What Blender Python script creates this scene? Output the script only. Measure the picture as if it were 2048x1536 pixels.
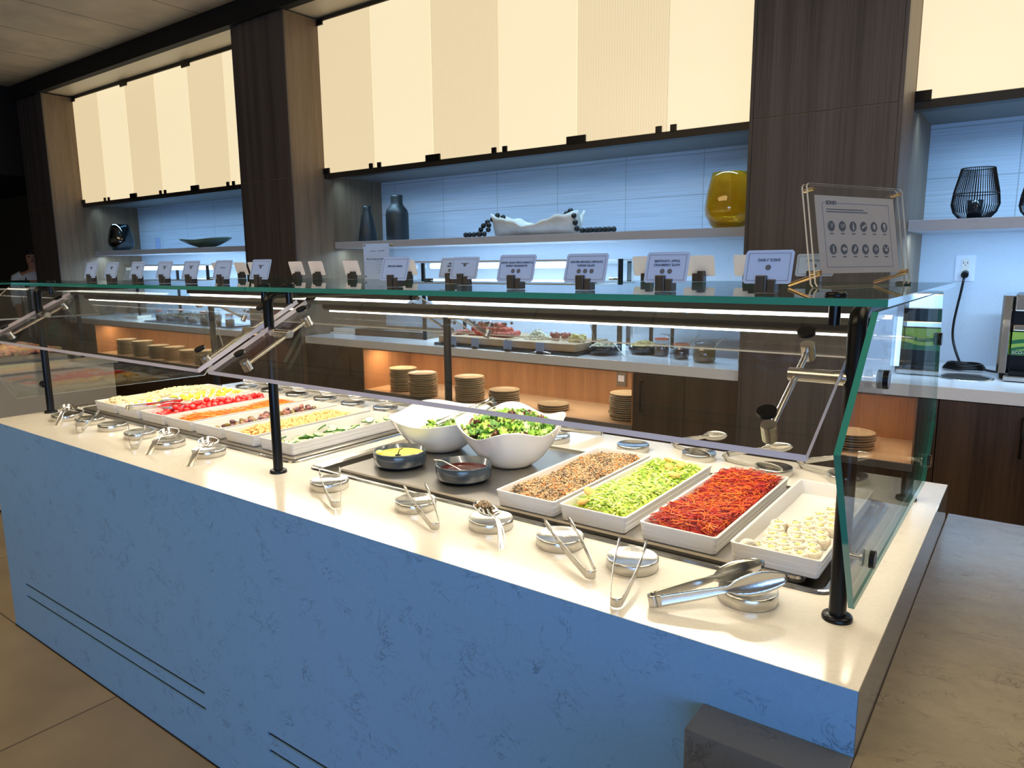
import bpy, math, random
from math import sin, cos, pi, radians, sqrt
from mathutils import Vector, Matrix
random.seed(7)
S = bpy.context.scene
for o in list(bpy.data.objects): bpy.data.objects.remove(o)
COL = S.collection

# ------------------------------------------------------------------ camera, world, big lights, exposure
CP = (0.1621, -1.0655, 1.5263); YAW, PITCH, ROLL, FPX = 0.6331, 0.1649, -0.0086, 1435.2
fw = Vector((-sin(YAW)*cos(PITCH), cos(YAW)*cos(PITCH), -sin(PITCH)))
r0 = Vector((cos(YAW), sin(YAW), 0)); u0 = r0.cross(fw)
rt = r0*cos(ROLL)+u0*sin(ROLL); up = -r0*sin(ROLL)+u0*cos(ROLL)
cam = bpy.data.cameras.new('camera'); co = bpy.data.objects.new('camera', cam); COL.objects.link(co)
m = Matrix((rt, up, -fw)).transposed().to_4x4(); m.translation = CP; co.matrix_world = m
cam.sensor_width = 36; cam.lens = FPX/2048*36; cam.clip_start = .01; cam.clip_end = 100
S.camera = co
S.view_settings.view_transform = 'Standard'; S.view_settings.look = 'None'
S.view_settings.gamma = 1; S.view_settings.use_curve_mapping = False
S.view_settings.exposure = 0.0
W = bpy.data.worlds.new('world'); S.world = W; W.use_nodes = True
W.node_tree.nodes['Background'].inputs[0].default_value = (.66, .56, .44, 1)
W.node_tree.nodes['Background'].inputs[1].default_value = .20

def lamp(name, loc, size, energy, color, tgt=None, rot=None, spread=None, parent=None):
    l = bpy.data.lights.new(name, 'AREA'); l.shape = 'RECTANGLE'; l.size, l.size_y = size
    l.energy = energy; l.color = color
    if spread: l.spread = spread
    o = bpy.data.objects.new(name, l); COL.objects.link(o); o.location = loc
    if tgt: o.rotation_euler = (Vector(tgt)-Vector(loc)).to_track_quat('-Z', 'Y').to_euler()
    if rot: o.rotation_euler = rot
    if parent: o.parent = parent
    return o
# daylight from the windows behind the photographer, and added warm overhead fill
lamp('window_daylight', (2.6, -4.4, 1.3), (4, 1.5), 150, (.28, .54, 1), tgt=(-.3, 0, .9))
lamp('warm_floor_fill', (-3.0, -2.6, 3.7), (5, 2.5), 150, (1, .76, .44), rot=(0, 0, 0))
lamp('warm_overhead_right', (1.5, .6, 3.7), (2, 2), 48, (1, .80, .52), rot=(0, 0, 0))

# ------------------------------------------------------------------ materials
MATS = {}
def NT(name):
    m = bpy.data.materials.new(name); m.use_nodes = True
    return m, m.node_tree, m.node_tree.nodes['Principled BSDF']
def lin(c):
    return tuple((x/255/12.92 if x/255 <= .04045 else ((x/255+.055)/1.055)**2.4) for x in c)
def mat(name, rgb, rough=.5, metal=0, emit=0, coat=0, bump=0, bscale=200, var=0, vscale=8, trans=0, alpha=1, sss=0):
    """rgb is linear base colour; a noise always breaks it up a little (procedural)."""
    if name in MATS: return MATS[name]
    m, nt, b = NT(name); L = nt.links
    b.inputs['Roughness'].default_value = rough; b.inputs['Metallic'].default_value = metal
    tc = nt.nodes.new('ShaderNodeTexCoord'); n = nt.nodes.new('ShaderNodeTexNoise')
    n.inputs['Scale'].default_value = vscale; n.inputs['Detail'].default_value = 4
    L.new(tc.outputs['Object'], n.inputs['Vector'])
    mx = nt.nodes.new('ShaderNodeMix'); mx.data_type = 'RGBA'
    v = var or .03
    mx.inputs[6].default_value = (*[max(0, c*(1-v)) for c in rgb], 1)
    mx.inputs[7].default_value = (*[min(1, c*(1+v)) for c in rgb], 1)
    L.new(n.outputs['Fac'], mx.inputs[0]); L.new(mx.outputs[2], b.inputs['Base Color'])
    if emit:
        L.new(mx.outputs[2], b.inputs['Emission Color']); b.inputs['Emission Strength'].default_value = emit
    if coat: b.inputs['Coat Weight'].default_value = coat; b.inputs['Coat Roughness'].default_value = .05
    if trans: b.inputs['Transmission Weight'].default_value = trans
    if sss: b.inputs['Subsurface Weight'].default_value = sss; b.inputs['Subsurface Scale'].default_value = .004
    b.inputs['Alpha'].default_value = alpha
    if bump:
        n2 = nt.nodes.new('ShaderNodeTexNoise'); n2.inputs['Scale'].default_value = bscale
        bp = nt.nodes.new('ShaderNodeBump'); bp.inputs['Strength'].default_value = bump
        bp.inputs['Distance'].default_value = .002
        L.new(tc.outputs['Object'], n2.inputs['Vector']); L.new(n2.outputs['Fac'], bp.inputs['Height']); L.new(bp.outputs[0], b.inputs['Normal'])
    MATS[name] = m; return m

def stone(name, base, vein, rough=.16, vscale=7, amount=.5, stretch=(1, 1, 1), coord='Object', vw=.010, mottle=0):
    m, nt, b = NT(name); L = nt.links; N = nt.nodes.new
    tc = N('ShaderNodeTexCoord'); mp = N('ShaderNodeMapping'); mp.inputs['Scale'].default_value = stretch
    L.new(tc.outputs[coord], mp.inputs['Vector'])
    n1 = N('ShaderNodeTexNoise'); n1.inputs['Scale'].default_value = vscale; n1.inputs['Detail'].default_value = 9; n1.inputs['Roughness'].default_value = .62
    n1.inputs['Distortion'].default_value = 1.2
    L.new(mp.outputs[0], n1.inputs['Vector'])
    s = N('ShaderNodeMath'); s.operation = 'SUBTRACT'; s.inputs[1].default_value = .5; L.new(n1.outputs['Fac'], s.inputs[0])
    a = N('ShaderNodeMath'); a.operation = 'ABSOLUTE'; L.new(s.outputs[0], a.inputs[0])
    r = N('ShaderNodeMapRange'); r.inputs[1].default_value = 0; r.inputs[2].default_value = vw; r.inputs[3].default_value = 1; r.inputs[4].default_value = 0
    L.new(a.outputs[0], r.inputs[0])
    n2 = N('ShaderNodeTexNoise'); n2.inputs['Scale'].default_value = vscale*.9; n2.inputs['Detail'].default_value = 3; L.new(mp.outputs[0], n2.inputs['Vector'])
    r2 = N('ShaderNodeMapRange'); r2.inputs[1].default_value = .46; r2.inputs[2].default_value = .64; L.new(n2.outputs['Fac'], r2.inputs[0])
    mu = N('ShaderNodeMath'); mu.operation = 'MULTIPLY'; L.new(r.outputs[0], mu.inputs[0]); L.new(r2.outputs[0], mu.inputs[1])
    mu2 = N('ShaderNodeMath'); mu2.operation = 'MULTIPLY'; mu2.inputs[1].default_value = amount; L.new(mu.outputs[0], mu2.inputs[0])
    n3 = N('ShaderNodeTexNoise'); n3.inputs['Scale'].default_value = 130; L.new(mp.outputs[0], n3.inputs['Vector'])
    m0 = N('ShaderNodeMix'); m0.data_type = 'RGBA'
    m0.inputs[6].default_value = (*[c*.93 for c in base], 1); m0.inputs[7].default_value = (*[min(1, c*1.06) for c in base], 1)
    if mottle:
        n3.inputs['Scale'].default_value = 18; n3.inputs['Detail'].default_value = 8; n3.inputs['Roughness'].default_value = .75
        m0.inputs[6].default_value = (*[c*(1-mottle) for c in base], 1); m0.inputs[7].default_value = (*[min(1, c*(1+mottle)) for c in base], 1)
    L.new(n3.outputs['Fac'], m0.inputs[0])
    mx = N('ShaderNodeMix'); mx.data_type = 'RGBA'; mx.inputs[7].default_value = (*vein, 1)
    L.new(m0.outputs[2], mx.inputs[6]); L.new(mu2.outputs[0], mx.inputs[0]); L.new(mx.outputs[2], b.inputs['Base Color'])
    b.inputs['Roughness'].default_value = rough
    MATS[name] = m; return m

def wood(name, c1, c2, rough=.45, scale=60, axis='z', stretch=.04):
    m, nt, b = NT(name); L = nt.links; N = nt.nodes.new
    tc = N('ShaderNodeTexCoord'); mp = N('ShaderNodeMapping')
    sc = {'z': (1, 1, stretch), 'x': (stretch, 1, 1), 'y': (1, stretch, 1)}[axis]
    mp.inputs['Scale'].default_value = sc; L.new(tc.outputs['Object'], mp.inputs['Vector'])
    n1 = N('ShaderNodeTexNoise'); n1.inputs['Scale'].default_value = scale; n1.inputs['Detail'].default_value = 6
    n1.inputs['Roughness'].default_value = .7; L.new(mp.outputs[0], n1.inputs['Vector'])
    n2 = N('ShaderNodeTexNoise'); n2.inputs['Scale'].default_value = scale*.12; n2.inputs['Detail'].default_value = 3; L.new(mp.outputs[0], n2.inputs['Vector'])
    ad = N('ShaderNodeMath'); ad.operation = 'ADD'; L.new(n1.outputs['Fac'], ad.inputs[0]); L.new(n2.outputs['Fac'], ad.inputs[1])
    r = N('ShaderNodeMapRange'); r.inputs[1].default_value = .75; r.inputs[2].default_value = 1.25; L.new(ad.outputs[0], r.inputs[0])
    mx = N('ShaderNodeMix'); mx.data_type = 'RGBA'; mx.inputs[6].default_value = (*c1, 1); mx.inputs[7].default_value = (*c2, 1)
    L.new(r.outputs[0], mx.inputs[0]); L.new(mx.outputs[2], b.inputs['Base Color']); b.inputs['Roughness'].default_value = rough
    MATS[name] = m; return m

def glass(name, tint=(1, 1, 1), base=.04, rough=0.0):
    """thin pane: clear, with the reflectance of glass rising at grazing angles"""
    m = bpy.data.materials.new(name); m.use_nodes = True; nt = m.node_tree; nt.nodes.clear(); L = nt.links; N = nt.nodes.new
    out = N('ShaderNodeOutputMaterial'); tr = N('ShaderNodeBsdfTransparent'); tr.inputs[0].default_value = (*tint, 1)
    gl = N('ShaderNodeBsdfGlossy'); gl.inputs['Roughness'].default_value = rough
    ge = N('ShaderNodeNewGeometry'); d = N('ShaderNodeVectorMath'); d.operation = 'DOT_PRODUCT'
    L.new(ge.outputs['Incoming'], d.inputs[0]); L.new(ge.outputs['Normal'], d.inputs[1])
    a = N('ShaderNodeMath'); a.operation = 'ABSOLUTE'; L.new(d.outputs['Value'], a.inputs[0])
    s = N('ShaderNodeMath'); s.operation = 'SUBTRACT'; s.inputs[0].default_value = 1; L.new(a.outputs[0], s.inputs[1])
    p = N('ShaderNodeMath'); p.operation = 'POWER'; p.inputs[1].default_value = 5; L.new(s.outputs[0], p.inputs[0])
    q = N('ShaderNodeMath'); q.operation = 'MULTIPLY_ADD'; q.inputs[1].default_value = 1-base; q.inputs[2].default_value = base; L.new(p.outputs[0], q.inputs[0])
    mx = N('ShaderNodeMixShader'); L.new(q.outputs[0], mx.inputs[0]); L.new(tr.outputs[0], mx.inputs[1]); L.new(gl.outputs[0], mx.inputs[2])
    L.new(mx.outputs[0], out.inputs['Surface']); MATS[name] = m; return m

def tiles(name, c1, c2, mortar, sx, sy, rot=(0, 0, 0), msize=.004, rough=.5, line=0):
    m, nt, b = NT(name); L = nt.links; N = nt.nodes.new
    tc = N('ShaderNodeTexCoord'); mp = N('ShaderNodeMapping'); mp.inputs['Rotation'].default_value = rot
    L.new(tc.outputs['Object'], mp.inputs['Vector'])
    br = N('ShaderNodeTexBrick'); br.offset = 0 if line else .5
    br.inputs['Scale'].default_value = 1; br.inputs['Brick Width'].default_value = sx; br.inputs['Row Height'].default_value = sy
    br.inputs['Mortar Size'].default_value = msize; br.inputs['Mortar Smooth'].default_value = .1
    br.inputs['Color1'].default_value = (*c1, 1); br.inputs['Color2'].default_value = (*c2, 1); br.inputs['Mortar'].default_value = (*mortar, 1)
    L.new(mp.outputs[0], br.inputs['Vector'])
    n = N('ShaderNodeTexNoise'); n.inputs['Scale'].default_value = 3; n.inputs['Detail'].default_value = 8; L.new(mp.outputs[0], n.inputs['Vector'])
    if line:
        m2 = N('ShaderNodeMapping'); m2.inputs['Scale'].default_value = (1.5, 160, 1); L.new(mp.outputs[0], m2.inputs['Vector'])
        n.inputs['Scale'].default_value = 1; L.new(m2.outputs[0], n.inputs['Vector'])
    r = N('ShaderNodeMapRange'); r.inputs[3].default_value = .82; r.inputs[4].default_value = 1.12; r.inputs[1].default_value = .3; r.inputs[2].default_value = .7
    L.new(n.outputs['Fac'], r.inputs[0])
    mm = N('ShaderNodeVectorMath'); mm.operation = 'SCALE'; L.new(br.outputs['Color'], mm.inputs[0]); L.new(r.outputs[0], mm.inputs['Scale'])
    L.new(mm.outputs[0], b.inputs['Base Color']); b.inputs['Roughness'].default_value = rough
    MATS[name] = m; return m

def lit_panel(name, rgb, strength, flutes):
    m, nt, b = NT(name); L = nt.links; N = nt.nodes.new
    tc = N('ShaderNodeTexCoord'); w = N('ShaderNodeTexWave'); w.bands_direction = 'X'; w.inputs['Scale'].default_value = 16 if flutes else 16
    L.new(tc.outputs['Object'], w.inputs['Vector'])
    r = N('ShaderNodeMapRange'); r.inputs[3].default_value = .88 if flutes else .97; r.inputs[4].default_value = 1
    L.new(w.outputs['Fac'], r.inputs[0])
    ml = N('ShaderNodeMath'); ml.operation = 'MULTIPLY'; ml.inputs[1].default_value = strength; L.new(r.outputs[0], ml.inputs[0])
    b.inputs['Emission Color'].default_value = (*rgb, 1); L.new(ml.outputs[0], b.inputs['Emission Strength'])
    b.inputs['Base Color'].default_value = (.4, .38, .33, 1); b.inputs['Roughness'].default_value = .25
    MATS[name] = m; return m

M_top = stone('white quartz', (.74, .70, .62), (.38, .33, .28), amount=.35)
M_front = stone('quartz cladding tinted daylight blue', (.13, .305, .58), (.015, .045, .12), rough=.35, vscale=13, amount=.72, vw=.014)  # pale stone; the blue daylight is painted into the base colour
M_ledge = stone('beige quartz ledge', (.225, .185, .125), (.07, .055, .04), rough=.2, vscale=14, amount=.8, vw=.016, mottle=.35, stretch=(.9, 1.3, 1))
M_side = stone('quartz end cladding', (.22, .19, .15), (.12, .1, .08), rough=.06, amount=.3)
M_block = stone('dark quartz ledge end', (.095, .105, .115), (.03, .035, .04), rough=.3, vscale=10, amount=.7, vw=.02)  # bluish tint stands in for window light on the dark stone
M_bctop = stone('grey white back counter quartz', (.82, .85, .90), (.4, .41, .44), rough=.12, amount=.3)
M_shelf = stone('pale quartz shelf', (.52, .58, .70), (.28, .29, .34), rough=.35, vscale=9, amount=.4)
M_slab = stone('pale veined wall slab', (.57, .67, .80), (.35, .43, .53), rough=.4, vscale=10, amount=.4)
M_tile = tiles('pale lined wall tile', (.56, .67, .80), (.53, .64, .77), (.33, .41, .50), .62, .2875, rot=(radians(90), 0, 0), msize=.003, rough=.45, line=1)
M_floor = tiles('brown stone floor tile', (.23, .185, .12), (.25, .20, .13), (.09, .07, .045), 1.2, .6, msize=.004, rough=.5)
M_ceil = tiles('cream ceiling panel', (.58, .44, .28), (.56, .425, .27), (.25, .19, .12), 6.0, .9, rot=(0, 0, radians(90)), msize=.01, rough=.7)
M_dwood = wood('pillar veneer unlit tone', (.045, .037, .036), (.115, .098, .094), rough=.45, scale=170, stretch=.012)  # pillar fronts: same wood as the returns, darkened as unlit
M_rwood = wood('pillar veneer lit tone', (.16, .105, .06), (.26, .18, .11), rough=.45, scale=90)  # same pillar wood with the cabinet glow put into its tone
M_bwood = wood('dark brown cabinet veneer', (.04, .022, .014), (.085, .05, .032), rough=.35, scale=90)
M_oak = wood('oak niche veneer', (.30, .15, .07), (.46, .25, .12), rough=.4, scale=90)
M_oakf = wood('pale niche floor', (.50, .36, .23), (.60, .45, .30), rough=.45, scale=60, axis='x')
M_blk = mat('black metal', (.010, .011, .013), .28, .6)
M_dgrey = mat('dark bronze rail', (.035, .033, .03), .4, .5)
M_under = mat('grey soffit panel', (.20, .20, .19), .6)
M_steel = mat('brushed steel', (.64, .63, .60), .2, 1, bump=.06, bscale=90, var=.06)
M_satin = mat('satin steel sheet', (.42, .40, .37), .34, 1, bump=.1, bscale=40, var=.1)
M_bar = mat('matte black bar', (.004, .004, .005), .6)
M_hand = mat('satin spoon steel', (.70, .69, .66), .27, 1)
M_chrome = mat('polished steel', (.80, .79, .76), .14, 1)
M_brass = mat('polished brass', (.85, .66, .42), .12, 1)
M_cer = mat('white glazed ceramic', (.84, .82, .78), .16, coat=.6)
M_mel = mat('white ribbed dish', (.70, .68, .65), .3, coat=.2)
M_glass = glass('clear glass', (.985, .995, .99))
M_smoke = glass('front guard glass', (.985, .985, .98), .05)
M_endg = glass('end guard glass', (.95, .98, .97), .07)
M_gedge = mat('green glass edge', (.02, .22, .17), .08, coat=1, var=.4, vscale=3)
M_gedge2 = mat('pale glass edge', (.82, .76, .80), .3, var=.1)
M_dkedge = mat('dark polished glass edge', (.03, .035, .03), .2)
M_gthin = mat('bright glass rim', (.62, .60, .54), .15)
M_acry = glass('acrylic', (.97, .98, .98), .05)
M_led = mat('led strip', (1, .93, .80), .5, emit=6)
M_ledc = mat('cool led tube', (.80, .95, 1), .5, emit=5)
M_slot = mat('black vent slot', (.004, .004, .005), .7)
M_p1 = lit_panel('lit ribbed glass door', (1, .80, .48), .80, 1)
M_p2 = lit_panel('lit smooth glass door', (1, .84, .54), .90, 0)
M_card = mat('white card tinted daylight blue', (.31, .45, .76), .6)  # white card with the daylight's blue put into its colour
M_cardback = mat('card back', (.74, .80, .95), .6)
M_ink = mat('grey ink', (.06, .08, .12), .6)
M_inkl = mat('pale grey ink', (.22, .25, .32), .6)
M_paper = mat('greyish paper', (.42, .39, .39), .7)
M_bstone = wood('dark card block', (.012, .016, .022), (.06, .055, .05), rough=.35, scale=120)
M_plate = mat('tan stoneware plate', (.40, .33, .22), .35, coat=.2, var=.1)
M_plated = mat('stoneware plate side', (.20, .16, .09), .4, coat=.2, var=.15)
M_black = mat('black glazed pot', (.012, .02, .03), .22, coat=.5)
M_navy = mat('dark slate glaze', (.03, .045, .06), .25, coat=.5, var=.25, vscale=30)

# ------------------------------------------------------------------ mesh builder
class MB:
    def __init__(s): s.v = []; s.f = []; s.m = []; s.sm = []
    def add(s, vs, fs, mi=0, sm=False):
        b = len(s.v); s.v += [tuple(p) for p in vs]
        for f in fs: s.f.append(tuple(b+i for i in f)); s.m.append(mi); s.sm.append(sm)
        return s
    def box(s, x0, x1, y0, y1, z0, z1, mi=0, skip=()):
        vs = [(x0, y0, z0), (x1, y0, z0), (x1, y1, z0), (x0, y1, z0), (x0, y0, z1), (x1, y0, z1), (x1, y1, z1), (x0, y1, z1)]
        fs = dict(b=(0, 3, 2, 1), t=(4, 5, 6, 7), f=(0, 1, 5, 4), r=(1, 2, 6, 5), k=(2, 3, 7, 6), l=(3, 0, 4, 7))
        return s.add(vs, [q for k, q in fs.items() if k not in skip], mi)
    def prism(s, poly, d, mi=0, cap=None, sm=False):
        """poly: list of 3d points; extruded by vector d; cap = material of the side walls"""
        n = len(poly); d = Vector(d); a = [Vector(p) for p in poly]; b = [p+d for p in a]
        s.add(a+b, [tuple(range(n))[::-1], tuple(range(n, 2*n))], mi)
        s.add(a+b, [(i, (i+1) % n, n+(i+1) % n, n+i) for i in range(n)], mi if cap is None else cap, sm)
        return s
    def tube(s, path, r, n=12, mi=0, caps=True, sm=True, closed=False):
        P = [Vector(p) for p in path]; k = len(P); R = r if hasattr(r, '__len__') else [r]*k
        vs = []; T0 = None; N = None
        for i, p in enumerate(P):
            if closed: t = (P[(i+1) % k]-P[i-1]).normalized()
            else: t = (P[min(i+1, k-1)]-P[max(i-1, 0)]).normalized()
            if N is None:
                N = t.orthogonal().normalized()
            else:
                N = (N - t*N.dot(t)).normalized()
            B = t.cross(N)
            for j in range(n):
                a = 2*pi*j/n; vs.append(p+(N*cos(a)+B*sin(a))*R[i])
        fs = []
        for i in range(k if closed else k-1):
            for j in range(n):
                a, b = i*n+j, i*n+(j+1) % n; c, d = ((i+1) % k)*n+(j+1) % n, ((i+1) % k)*n+j
                fs.append((a, b, c, d))
        s.add(vs, fs, mi, sm)
        if caps and not closed:
            s.add(vs[:n], [tuple(range(n))[::-1]], mi); s.add(vs[-n:], [tuple(range(n))], mi)
        return s
    def cyl(s, p0, p1, r, n=20, mi=0, r2=None): return s.tube([p0, p1], [r, r if r2 is None else r2], n, mi)
    def lathe(s, prof, c=(0, 0, 0), n=28, mi=0, sm=True, rf=None, zf=None):
        vs = []; k = len(prof)
        for j in range(n):
            a = 2*pi*j/n
            for i, (r, z) in enumerate(prof):
                q = rf(a, i/(k-1)) if rf else 1
                dz = zf(a, i/(k-1)) if zf else 0
                vs.append((c[0]+r*q*cos(a), c[1]+r*q*sin(a), c[2]+z+dz))
        fs = [(j*k+i, ((j+1) % n)*k+i, ((j+1) % n)*k+i+1, j*k+i+1) for j in range(n) for i in range(k-1)]
        return s.add(vs, fs, mi, sm)
    def grid(s, fn, nu, nv, mi=0, sm=True, skip=None):
        vs = [fn(i/nu, j/nv) for i in range(nu+1) for j in range(nv+1)]
        fs = [(i*(nv+1)+j, (i+1)*(nv+1)+j, (i+1)*(nv+1)+j+1, i*(nv+1)+j+1) for i in range(nu) for j in range(nv) if not (skip and skip(i, j))]
        return s.add(vs, fs, mi, sm)
    def ball(s, c, r, n=10, mi=0, sc=(1, 1, 1), rot=None):
        k = max(4, n//2+1); vs = []; fs = []
        for i in range(k+1):
            t = pi*i/k
            for j in range(n):
                a = 2*pi*j/n; p = Vector((sin(t)*cos(a)*sc[0], sin(t)*sin(a)*sc[1], cos(t)*sc[2]))*r
                if rot: p = rot @ p
                vs.append((c[0]+p.x, c[1]+p.y, c[2]+p.z))
        for i in range(k):
            for j in range(n): fs.append((i*n+j, (i+1)*n+j, (i+1)*n+(j+1) % n, i*n+(j+1) % n))
        return s.add(vs, fs, mi, True)
    def mesh(s, name, mats, off=(0, 0, 0)):
        me = bpy.data.meshes.new(name)
        me.from_pydata([(v[0]-off[0], v[1]-off[1], v[2]-off[2]) for v in s.v], [], s.f)
        for q in mats: me.materials.append(q)
        me.polygons.foreach_set('material_index', s.m); me.polygons.foreach_set('use_smooth', s.sm)
        me.update(); return me

def thing(name, label, cat, loc=(0, 0, 0), rz=0, group=None):
    o = bpy.data.objects.new(name, None); COL.objects.link(o); o.location = loc; o.rotation_euler = (0, 0, rz)
    o.empty_display_size = .05
    return tag(o, label, cat, group)
def tag(o, label=None, cat=None, group=None, kind=None):
    if label: o['label'] = label
    if cat: o['category'] = cat
    if group: o['group'] = group
    if kind: o['kind'] = kind
    return o
def put(name, mb, mats, parent=None, world=True, bevel=0, label=None, solid=0, subd=0, kind=None):
    """link a mesh; with world=True the builder's coordinates are world ones and the (unrotated) parent's place is taken off"""
    mats = mats if isinstance(mats, (list, tuple)) else [mats]
    off = Vector((0, 0, 0)); q = parent
    while q is not None and world: off += q.location; q = q.parent
    o = bpy.data.objects.new(name, mb.mesh(name, mats, off)); COL.objects.link(o)
    if parent: o.parent = parent
    if solid:
        md = o.modifiers.new('solid', 'SOLIDIFY'); md.thickness = solid; md.offset = 0
    if bevel:
        md = o.modifiers.new('bevel', 'BEVEL'); md.width = bevel; md.segments = 2; md.limit_method = 'ANGLE'
    if subd:
        md = o.modifiers.new('sub', 'SUBSURF'); md.levels = subd; md.render_levels = subd
    if label: o['label'] = label
    if kind: o['kind'] = kind
    return o
def single(name, mb, mats, label, cat, loc=(0, 0, 0), rz=0, group=None, bevel=0, solid=0, subd=0, kind=None):
    o = put(name, mb, mats, None, False, bevel, None, solid, subd); o.location = loc; o.rotation_euler = (0, 0, rz)
    return tag(o, label, cat, group, kind)
def struct(name, mb, mats): o = put(name, mb, mats); o['kind'] = 'structure'; return o
def dup(root, loc, rz=None, label=None, group=None, rot=None, scale=None):
    r = root.copy(); COL.objects.link(r); r.location = loc
    if rz is not None: r.rotation_euler = (0, 0, rz)
    if rot is not None: r.rotation_euler = rot
    if scale: r.scale = (scale,)*3 if not hasattr(scale, '__len__') else scale
    if label: r['label'] = label
    if group: r['group'] = group
    for ch in list(root.children):
        c = ch.copy(); COL.objects.link(c); c.parent = r
        for g in list(ch.children):
            d = g.copy(); COL.objects.link(d); d.parent = c
    return r
def text_mb(txt, size, align='CENTER', depth=.0004):
    cu = bpy.data.curves.new('t', 'FONT'); cu.body = txt; cu.size = size; cu.align_x = align; cu.align_y = 'CENTER'; cu.extrude = depth
    cu.resolution_u = 3
    o = bpy.data.objects.new('t', cu); COL.objects.link(o)
    bpy.context.view_layer.update()
    me = bpy.data.meshes.new_from_object(o.evaluated_get(bpy.context.evaluated_depsgraph_get()))
    mb = MB(); mb.add([v.co[:] for v in me.vertices], [tuple(p.vertices) for p in me.polygons])
    bpy.data.objects.remove(o); bpy.data.curves.remove(cu); bpy.data.meshes.remove(me)
    return mb
def xf(mb, M):
    mb.v = [tuple(M @ Vector(v)) for v in mb.v]; return mb
def merge(a, b, mi=None):
    base = len(a.v); a.v += b.v
    a.f += [tuple(base+i for i in f) for f in b.f]; a.m += [mi if mi is not None else q for q in b.m]; a.sm += b.sm
    return a

#SECTION room
# ------------------------------------------------------------------ room shell
ZI = .91
struct('floor', MB().box(-16, 4.5, -7, 6, -.05, 0), M_floor)
struct('ceiling', MB().box(-16, 4.5, -7, 4.2, 3.82, 3.9), M_ceil)
wb = MB(); wb.box(-10.4, 4.5, 4.03, 4.2, 0, 1.742, 1); wb.box(-10.4, 4.5, 4.03, 4.2, 1.742, 3.82, 0); wb.box(-16, -10.4, 4.03, 4.2, 0, 3.82, 2)
M_lwall = mat('taupe wall', (.075, .06, .035), .8)
struct('wall_back', wb, [M_tile, M_slab, M_lwall])
struct('wall_left', MB().box(-16, -15.9, -7, 4.03, 0, 3.82), M_lwall)
M_dk = mat('black bulkhead', (.006, .006, .006), .8)
struct('trim_1', MB().box(-15.9, -10.7, -1.5, 4.03, 2.72, 3.815), M_dk)       # dark bulkhead over the passage at the far left
struct('trim_2', MB().box(-15.9, 4.5, 2.94, 3.02, 3.64, 3.818), M_dk)         # dark fascia over the cabinets
struct('trim_3', MB().box(-10.62, 4.5, 3.0, 4.03, 3.66, 3.80), mat('cream soffit', (.55, .48, .36), .4))
struct('wall_front', MB().box(-16, 4.5, -7.1, -7, 0, .5), M_lwall)

# ------------------------------------------------------------------ wooden pillars
def pillar(x0, x1, label):
    t = thing('wood_pillar', label, 'pillar', ((x0+x1)/2, 3.5, 0))
    for nm, z0, z1 in (('lower_panel', .0, 2.284), ('upper_panel', 2.290, 3.64)):
        mb = MB(); mb.box(x0+.02, x1-.02, 2.982, 3.0, z0, z1); put(nm, mb, M_dwood, t)
    mb = MB(); mb.box(x0, x1, 2.988, 4.03, 0, 3.64, skip=()); put('return_panel', mb, M_rwood if 0 else M_rwood, t, label='wood return side toned as lit by the cabinets')
    e = MB(); e.box(x0, x0+.018, 2.98, 2.99, 0, 3.64); e.box(x1-.018, x1, 2.98, 2.99, 0, 3.64); put('edge_strip', e, M_dwood, t)
pillar(-10.62, -9.895, 'dark wood pillar farthest to the left, beside the dark passage')
pillar(-5.894, -5.146, 'dark wood pillar between the far cabinets and the middle cabinets')
pillar(-1.1975, -.457, 'wide dark wood pillar behind the allergen sign')

# ------------------------------------------------------------------ lit upper cabinets
def uppers(x0, n, label, first):
    t = thing('lit_wall_cabinet', label, 'cabinet', (x0, 3.343, 2.3)); w = .6604; x1 = x0+n*w
    mb = MB(); mb.box(x0, x1, 3.36, 4.03, 2.345, 2.365); mb.box(x0, x1, 3.36, 4.03, 3.64, 3.66); mb.box(x0, x1, 4.0, 4.03, 2.365, 3.64)
    put('carcass', mb, M_under, t)
    mb = MB(); mb.box(x0, x1, 3.335, 3.42, 2.30, 2.345); put('bottom_rail', mb, M_dgrey, t)
    mb = MB(); mb.box(x0, x1, 3.42, 4.03, 2.325, 2.345); put('underside', mb, M_under, t)
    mb = MB(); mb.box(x0, x1, 3.335, 3.37, 3.625, 3.65); put('top_rail', mb, M_dgrey, t)
    for i in range(n):
        mb = MB(); a = x0+i*w; mb.box(a+.003, a+w-.003, 3.34, 3.35, 2.35, 3.62)
        d = put('glass_door', mb, M_p1 if i % 2 == first else M_p2, t)
        h = MB()
        xs = a+w-.07 if i % 2 == 0 else a+.03
        h.box(xs, xs+.04, 3.328, 3.342, 2.345, 2.385)
        put('door_clip', h, M_blk, d)
        g = MB(); xs = a+.0 if i % 2 == 0 else a+w-.075
        g.box(xs, xs+.075, 3.326, 3.342, 2.34, 2.392); put('pivot_hinge', g, M_blk, d)
        g = MB(); g.box(xs, xs+.075, 3.326, 3.342, 3.59, 3.635); put('pivot_hinge', g, M_blk, d)
    return t
uppers(-9.90, 6, 'warm lit glass-fronted wall cabinet row in the far left bay', 0)
uppers(-5.145, 6, 'warm lit ribbed glass wall cabinet row in the middle bay', 0)
uppers(-.457, 4, 'warm lit ribbed glass wall cabinet at the top right', 1)
for x0, x1 in ((-9.85, -6.0), (-5.1, -1.25), (-.42, 2.1)):
    lamp('under_cabinet_light', ((x0+x1)/2, 3.45, 2.318), (x1-x0, .03), 11, (.40, .70, 1), rot=(radians(24), 0, 0), spread=radians(120))
    lamp('under_shelf_light', ((x0+x1)/2, 3.50, 1.675), (x1-x0, .03), 20, (.45, .72, 1), rot=(radians(8), 0, 0))

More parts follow.
